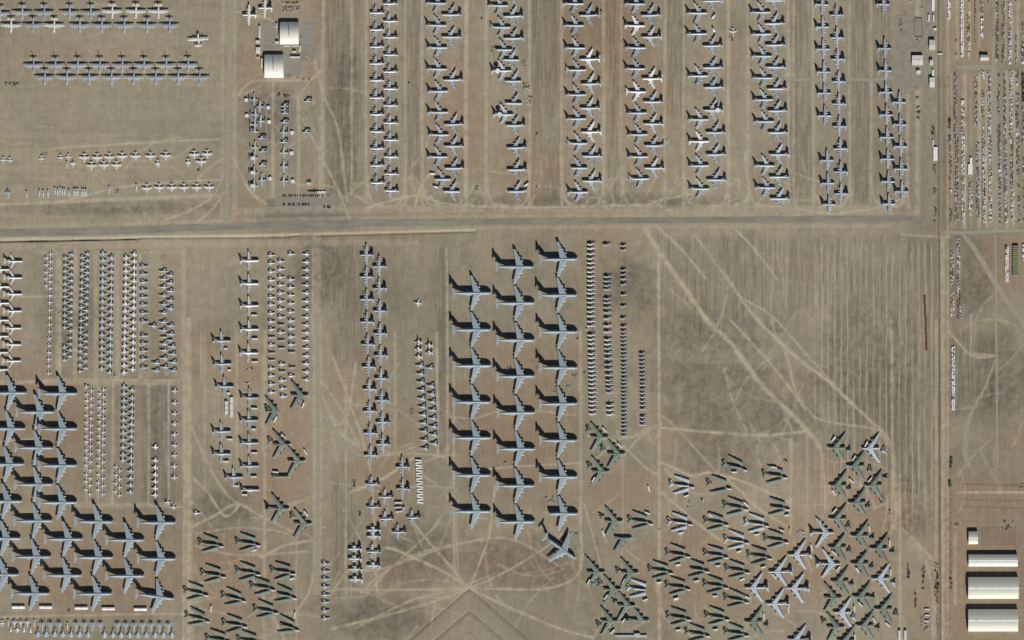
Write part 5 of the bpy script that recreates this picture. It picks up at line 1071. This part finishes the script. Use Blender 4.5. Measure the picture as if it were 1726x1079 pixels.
for x_, y0, y1, w in [(618,-10,340,3), (683,-10,345,3), (712,-10,345,4), (786,-10,345,5), (820,-10,345,4), (893,-10,350,3), (947,-10,350,4), (1018,-10,350,4), (1048,0,340,2), (1121,-10,350,4), (1153,-10,350,3), (1228,-10,350,4), (1261,-10,350,3), (1329,-10,345,3), (1337,0,345,2), (1371,-10,345,3), (1433,-10,345,3), (1468,-10,340,3.5), (1530,150,350,3), (1545,0,360,4),
      (1110.5,415,1080,3), (979,560,960,3), (754,420,780,3), (737,560,770,3), (666,560,780,2), (527,420,560,2), (443,600,760,2.5), (318,540,1079,8), (310,640,1079,3), (236,430,640,3), (101,430,640,3), (128,430,640,2), (145,640,850,3), (166,640,850,2), (190,640,850,3), (250,640,850,2.5), (285,640,850,2), (1590,400,1080,4), (1577,540,1080,3), (1597,0,1080,2.5), (1503,540,900,3), (1517,800,1080,3), (1333,740,900,3), (1361,728,900,2), (1049,745,1079,0.1), (765,600,995,2.4), (340,560,640,2), (399,560,770,2), (445,830,1079,2), (500,880,1079,1.8), (583,640,1000,2), (1679,0,60,3), (545,0,330,5), (592,0,330,3), (1604,125,385,2), (1627,125,385,3), (1652,125,385,3), (1663,125,385,2), (1697,120,385,3), (1709,120,385,3), (1614,0,100,2.5), (1635,0,100,2), (1694,0,100,3), (1705,0,100,3), (1716,0,100,3), (1651,0,80,2), (460,130,330,4), (503,160,330,4), (541,200,330,6)]:
    line([(x_+random.uniform(-1,1), y0), (x_+random.uniform(-1.5,1.5), (y0+y1)/2), (x_+random.uniform(-1,1), y1)], w, random.uniform(.55,.8))
for c_ in [[(1382,753),(1389,800),(1391,860)], [(1222,464),(1248,500),(1300,532),(1364,603),(1430,674)], [(1231,539),(1296,610),(1332,655),(1356,690)], [(1170,396),(1222,464)], [(1235,383),(1267,415),(1310,470)], [(1105,380),(1148,420),(1190,470)], [(1299,493),(1303,552),(1325,597),(1341,659),(1362,691),(1388,709),(1474,722)], [(1111,721),(1267,733),(1356,728)], [(1113,700),(1140,721),(1180,765),(1208,795)], [(1320,691),(1334,727),(1335,800)],
           [(1092,725),(1111,717)], [(1046,740),(1070,735),(1092,722),(1110,718)], [(1110,777),(1165,801),(1200,797),(1260,815),(1332,848)], [(1208,795),(1240,820),(1280,858),(1330,890)], [(1115,830),(1150,860),(1185,890),(1230,920)],
           [(791,992),(766,940),(766,600)], [(791,992),(812,940),(824,905),(829,866),(835,820)], [(791,992),(850,965),(912,928),(960,890)], [(791,992),(860,993),(915,993),(960,980),(980,955),(980,900)], [(791,992),(740,993),(695,994),(580,995)], [(791,992),(755,950),(713,902),(680,860)], [(791,992),(720,1018),(640,1040),(560,1060)], [(791,992),(700,1010),(600,1058)], [(791,992),(850,1020),(944,1060),(1000,1075)], [(791,990),(740,960),(660,925),(640,930)], [(620,1000),(655,960),(700,920),(740,880)], [(610,1000),(640,970),(700,935),(780,915),(830,908),(880,915),(950,960)], [(535,1000),(590,992),(620,1000)],
           [(560,1000),(590,960),(640,960),(760,920),(850,905)], [(770,800),(830,790),(980,780)], [(750,700),(800,705),(860,690),(970,700)],
           [(320,800),(350,830),(380,870),(405,850)], [(320,890),(360,870),(400,850),(440,870),(500,900)], [(330,900),(400,890),(480,898),(500,920)], [(330,920),(400,935),(520,930)], [(440,940),(480,920),(530,910)], [(320,1000),(345,980),(390,960)], [(405,940),(440,1000),(480,1079)], [(500,1030),(520,1000),(530,960)],
           [(560,720),(585,700),(600,610)], [(540,640),(575,690),(600,740),(625,760),(650,750)], [(620,770),(700,765),(750,770)], [(590,830),(640,810),(700,770)], [(560,600),(590,680),(625,800),(635,1000)], 
           [(280,370),(320,355),(360,330),(378,290)], [(335,372),(360,350),(380,320)], [(120,335),(230,312),(370,303)], [(0,345),(120,338),(360,328)], [(90,250),(250,240),(370,235)], [(530,100),(545,160),(570,220),(585,340)], [(510,200),(560,300),(590,370)], [(390,260),(420,320),(450,345)], [(400,20),(440,28),(460,35)], [(395,170),(420,140),(450,136),(520,135),(540,120)], [(470,290),(500,310),(560,315),(580,335)], [(700,345),(712,310),(730,290)], [(700,300),(740,345),(780,350)], [(620,350),(700,330),(760,345),(900,350),(1100,345)], [(1100,340),(1150,330),(1200,320),(1225,300)], [(1150,345),(1168,330),(1172,300)], [(1340,350),(1400,360),(1480,350),(1530,330)], [(1240,345),(1262,330),(1255,260)],
           [(0,650),(100,640),(300,642)], [(30,500),(120,500)], [(0,745),(60,740)], [(140,855),(200,850),(320,856)], [(330,1045),(310,1035),(0,1040)], [(1475,715),(1500,745),(1505,800),(1510,870),(1500,900)], [(1515,885),(1545,915),(1578,955)], [(1500,870),(1530,900),(1560,930),(1580,965),(1580,1079)], [(1600,560),(1640,600),(1680,600)], [(1637,600),(1637,530)], [(1626,595),(1678,600)], [(990,735),(1040,745),(1090,790),(1110,800)], [(985,850),(1020,1000),(1000,1079)], [(1104,960),(1120,1040),(1180,1079)], [(450,400),(300,402),(100,410)], [(1520,395),(1590,400),(1600,398)], [(1615,830),(1726,830)], [(1610,1020),(1610,900)], [(1560,940),(1572,1000),(1572,1079)], [(600,330),(640,350),(680,345)]]:
    curve(c_, random.choice([1.5, 2.0, 2.4, 3.0]), random.uniform(.65, .95))
for c_, w_, k_ in [([(1086,384),(1108,420),(1150,480),(1190,537),(1232,579),(1282,647),(1320,685),(1356,721),(1382,753)], 6.5, .8), ([(1222,464),(1268,529),(1311,573),(1347,606),(1394,641),(1430,674),(1476,718)], 4, .85), ([(318,640),(318,800),(322,1079)], 9, .45), ([(1110,420),(1111,720),(1112,1079)], 3.4, .8), ([(0,644),(300,646)], 6, .5), ([(130,852),(310,852)], 7, .4), ([(1515,890),(1575,960)], 12, .3), ([(400,355),(900,352),(1500,352)], 10, .35), ([(0,416),(700,408)], 9, .3), ([(395,0),(397,370)], 4, .4), ([(1588,402),(1590,1079)], 4, .7), ([(1548,0),(1548,360)], 6, .4), ([(0,345),(370,330)], 3, .8), ([(1471,722),(1500,748),(1508,800),(1512,880)], 7, .6), ([(530,560),(530,1000)], 3, .6), ([(534,400),(534,650)], 13, .4), ([(96,425),(97,630)], 4, .5), ([(125,425),(126,640)], 5, .5), ([(161,425),(162,640)], 6, .45), ([(197,425),(198,640)], 6, .45), ([(236,425),(237,640)], 4, .4), ([(309,405),(309,640)], 7, .45), ([(345,560),(345,830)], 3, .4), ([(447,560),(446,1000)], 4, .6), ([(316,700),(340,760),(372,820),(400,850)], 3, .6), ([(541,665),(556,700),(580,735),(612,757),(630,765)], 5, .55), ([(618,770),(680,760),(740,735)], 2.4, .6), ([(60,425),(300,425)], 4, .3),
    ([(0,383),(200,378),(400,372),(700,366),(1000,363),(1540,360)], 5, .35), ([(600,386),(1000,383),(1500,381)], 5, .35), ([(376,0),(374,370)], 4, .35), ([(396,0),(392,372)], 4, .35), ([(529,540),(531,1000)], 3, .45), ([(541,540),(540,1000)], 3, .45), ([(1670,120),(1671,390)], 2, .4), ([(1681,120),(1682,390)], 2, .4), ([(820,340),(850,352),(900,350)], 3, .6), ([(695,280),(715,255),(722,230)], 2, .6), ([(690,300),(712,345),(740,360)], 2, .6), ([(740,360),(780,340),(800,310)], 3, .6), ([(720,365),(770,355),(795,335)], 2, .5)]:
    curve(c_, w_, k_)
for zx0, zy0, zx1, zy1, n_, L_ in [(600,285,1540,350,46,70), (560,860,980,1070,26,110), (325,840,530,1079,24,60), (1115,760,1540,1079,44,60), (1110,420,1400,740,14,120), (540,620,760,1000,18,80), (395,140,600,340,16,60), (0,240,380,370,10,110), (1600,400,1726,860,12,80), (985,730,1110,1079,12,60)]:
    for _ in range(n_):
        x_, y_ = random.uniform(zx0, zx1), random.uniform(zy0, zy1); a_ = random.uniform(0, 6.28); q_ = [(x_, y_)]; c2 = random.uniform(-.35, .35)
        for _k in range(3):
            x_ += math.cos(a_)*L_/3; y_ += math.sin(a_)*L_/3; a_ += c2
            if zx0-20 < x_ < zx1+20 and zy0-20 < y_ < zy1+20: q_.append((x_, y_))
        if len(q_) > 1: curve(q_, random.uniform(.9, 1.7), random.uniform(.35, .7))
for xa_, xb_ in [(618,683),(712,786),(820,893),(947,1018),(1048,1121),(1153,1228),(1261,1329),(1371,1433),(1468,1530)]:
    curve([(xa_,300),(xa_+4,330),(xa_+16,345),(xb_-16,347),(xb_-4,330),(xb_,300)], 2.6, .75)
wear *= np.clip(.85+(fin_-.5)*1.3, .4, 1.1)
mixc(wear, TRK_, .95)
# chevron-shaped earthworks at the bottom, hollow lines
cx, cy = 791, 993
for off, w, k in [(0,1.6,.5), (7,1.1,.35), (15,1.1,.22), (37,1.0,.6), (43,1.0,.35), (72,1.0,.3)]:
    line([(cx-150, cy+off+128), (cx, cy+off), (cx+150, cy+off+128)], w, k, dark_l, .8, .3)
tri = np.clip((PY-cy-3-np.abs(PX-cx)*.853)/3, 0, 1)*rect(600,980,1000,1200,4); mixc(tri*np.clip(.6+(med-.5)*2,0,1), [.31,.262,.19], .6)
line([(cx-150, cy+132), (cx, cy+4), (cx+150, cy+132)], 2.5, .6, wear*0)
for (yy, k) in [(817,.55), (843,.4), (855,.4), (880,.2)]: line([(1624, yy-1), (1700, yy+1), (1800, yy)], 1.4, k, dark_l, 1.2, .6)
line([(1582, -20), (1583, 395)], 1.2, .35, dark_l); line([(1583, 400), (1585, 1100)], 1.3, .45, dark_l); line([(1601, 130), (1603, 385)], 6, .18, dark_l, 3)
line([(1604, 400), (1607, 560)], 7, .15, dark_l, 3); line([(1590, 0), (1592, 385)], 3, .25, dark_l, 2)
mixc(dark_l, DRK*.62, 1.)
# the ditch along the main road, really cut into the sheet
zg = np.zeros((ny_, nx_), np.float32)
def trench(pts, w, d):
    t = np.zeros((ny_, nx_), np.float32); line(pts, w, 1., t, 1.2, .2); zg[:] = np.minimum(zg, -d*t)
trench([(-40,407.5), (200,403.2), (235,402)], 1.5, 2.6); trench([(236,401), (480,399), (505,396)], 1.5, 1.6); trench([(530,397), (800,390)], 1.5, 1.2)
bt = np.zeros((ny_, nx_), np.float32); line([(-40,402.8), (200,398.8), (480,395), (800,387)], 2.2, .7, bt); mixc(bt, TRK_*1.04, 1.); zg += bt*.7
for off, d in [(0, 1.0), (37, .9)]: trench([(cx-150, cy+off+128), (cx, cy+off), (cx+150, cy+off+128)], 1.0, d)
zg += (med-.5).astype(np.float32)*.0
XX, YY = np.meshgrid(gx, gy)
co = np.stack([XX, YY, zg], -1).reshape(-1, 3).astype(np.float32)
idx = np.arange(nx_*ny_).reshape(ny_, nx_)
quads = np.stack([idx[:-1,:-1], idx[:-1,1:], idx[1:,1:], idx[1:,:-1]], -1).reshape(-1)
nf = (nx_-1)*(ny_-1)
me = bpy.data.meshes.new('ground'); me.vertices.add(len(co)); me.vertices.foreach_set('co', co.ravel()); me.loops.add(nf*4); me.loops.foreach_set('vertex_index', quads.astype(np.int32))
me.polygons.add(nf); me.polygons.foreach_set('loop_start', np.arange(0, nf*4, 4, dtype=np.int32)); me.polygons.foreach_set('loop_total', np.full(nf, 4, np.int32))
me.update(calc_edges=True)
ca = me.color_attributes.new('soil', 'FLOAT_COLOR', 'POINT'); c4 = np.ones((nx_*ny_, 4), np.float32); c4[:, :3] = np.clip(colr, .01, 1).reshape(-1, 3); ca.data.foreach_set('color', c4.ravel())
me.materials.append(M_ground)
gr = link('ground', me); gr['kind'] = 'structure'; gr['label'] = 'bare desert ground'

# ------------------------------------------------------------------ light, sky, camera
AZ, EL = 165., 34.1            # sun azimuth (clockwise from north) and elevation
sun = bpy.data.lights.new('sun', 'SUN'); sun.energy = 5.0; sun.angle = R(.5); sun.color = (1, .955, .89)
so = bpy.data.objects.new('sun', sun); col.objects.link(so)
import mathutils
d = mathutils.Vector((math.sin(R(AZ))*math.cos(R(EL)), math.cos(R(AZ))*math.cos(R(EL)), math.sin(R(EL))))
so.rotation_euler = d.to_track_quat('Z', 'Y').to_euler(); so.location = d*3000
w = bpy.data.worlds.new('World'); scene.world = w; w.use_nodes = True; nt = w.node_tree
sk = nt.nodes.new('ShaderNodeTexSky'); sk.sky_type = 'NISHITA'; sk.sun_disc = False; sk.sun_elevation = R(EL); sk.sun_rotation = R(AZ); sk.altitude = 800; sk.dust_density = .3; sk.air_density = .7
nt.links.new(sk.outputs[0], nt.nodes['Background'].inputs[0]); nt.nodes['Background'].inputs[1].default_value = .05
cam = bpy.data.cameras.new('camera'); H = 9000.; cam.sensor_width = 36; cam.lens = 36*H/(1726*S); cam.clip_start = 10; cam.clip_end = 60000
cob = bpy.data.objects.new('camera', cam); col.objects.link(cob); cob.location = (0, 0, H); scene.camera = cob
scene.view_settings.view_transform = 'Standard'; scene.view_settings.look = 'None'; scene.view_settings.exposure = 0.0; scene.view_settings.gamma = 1
print('aircraft', NPL, 'objects', len(bpy.data.objects), 'crates', nind)
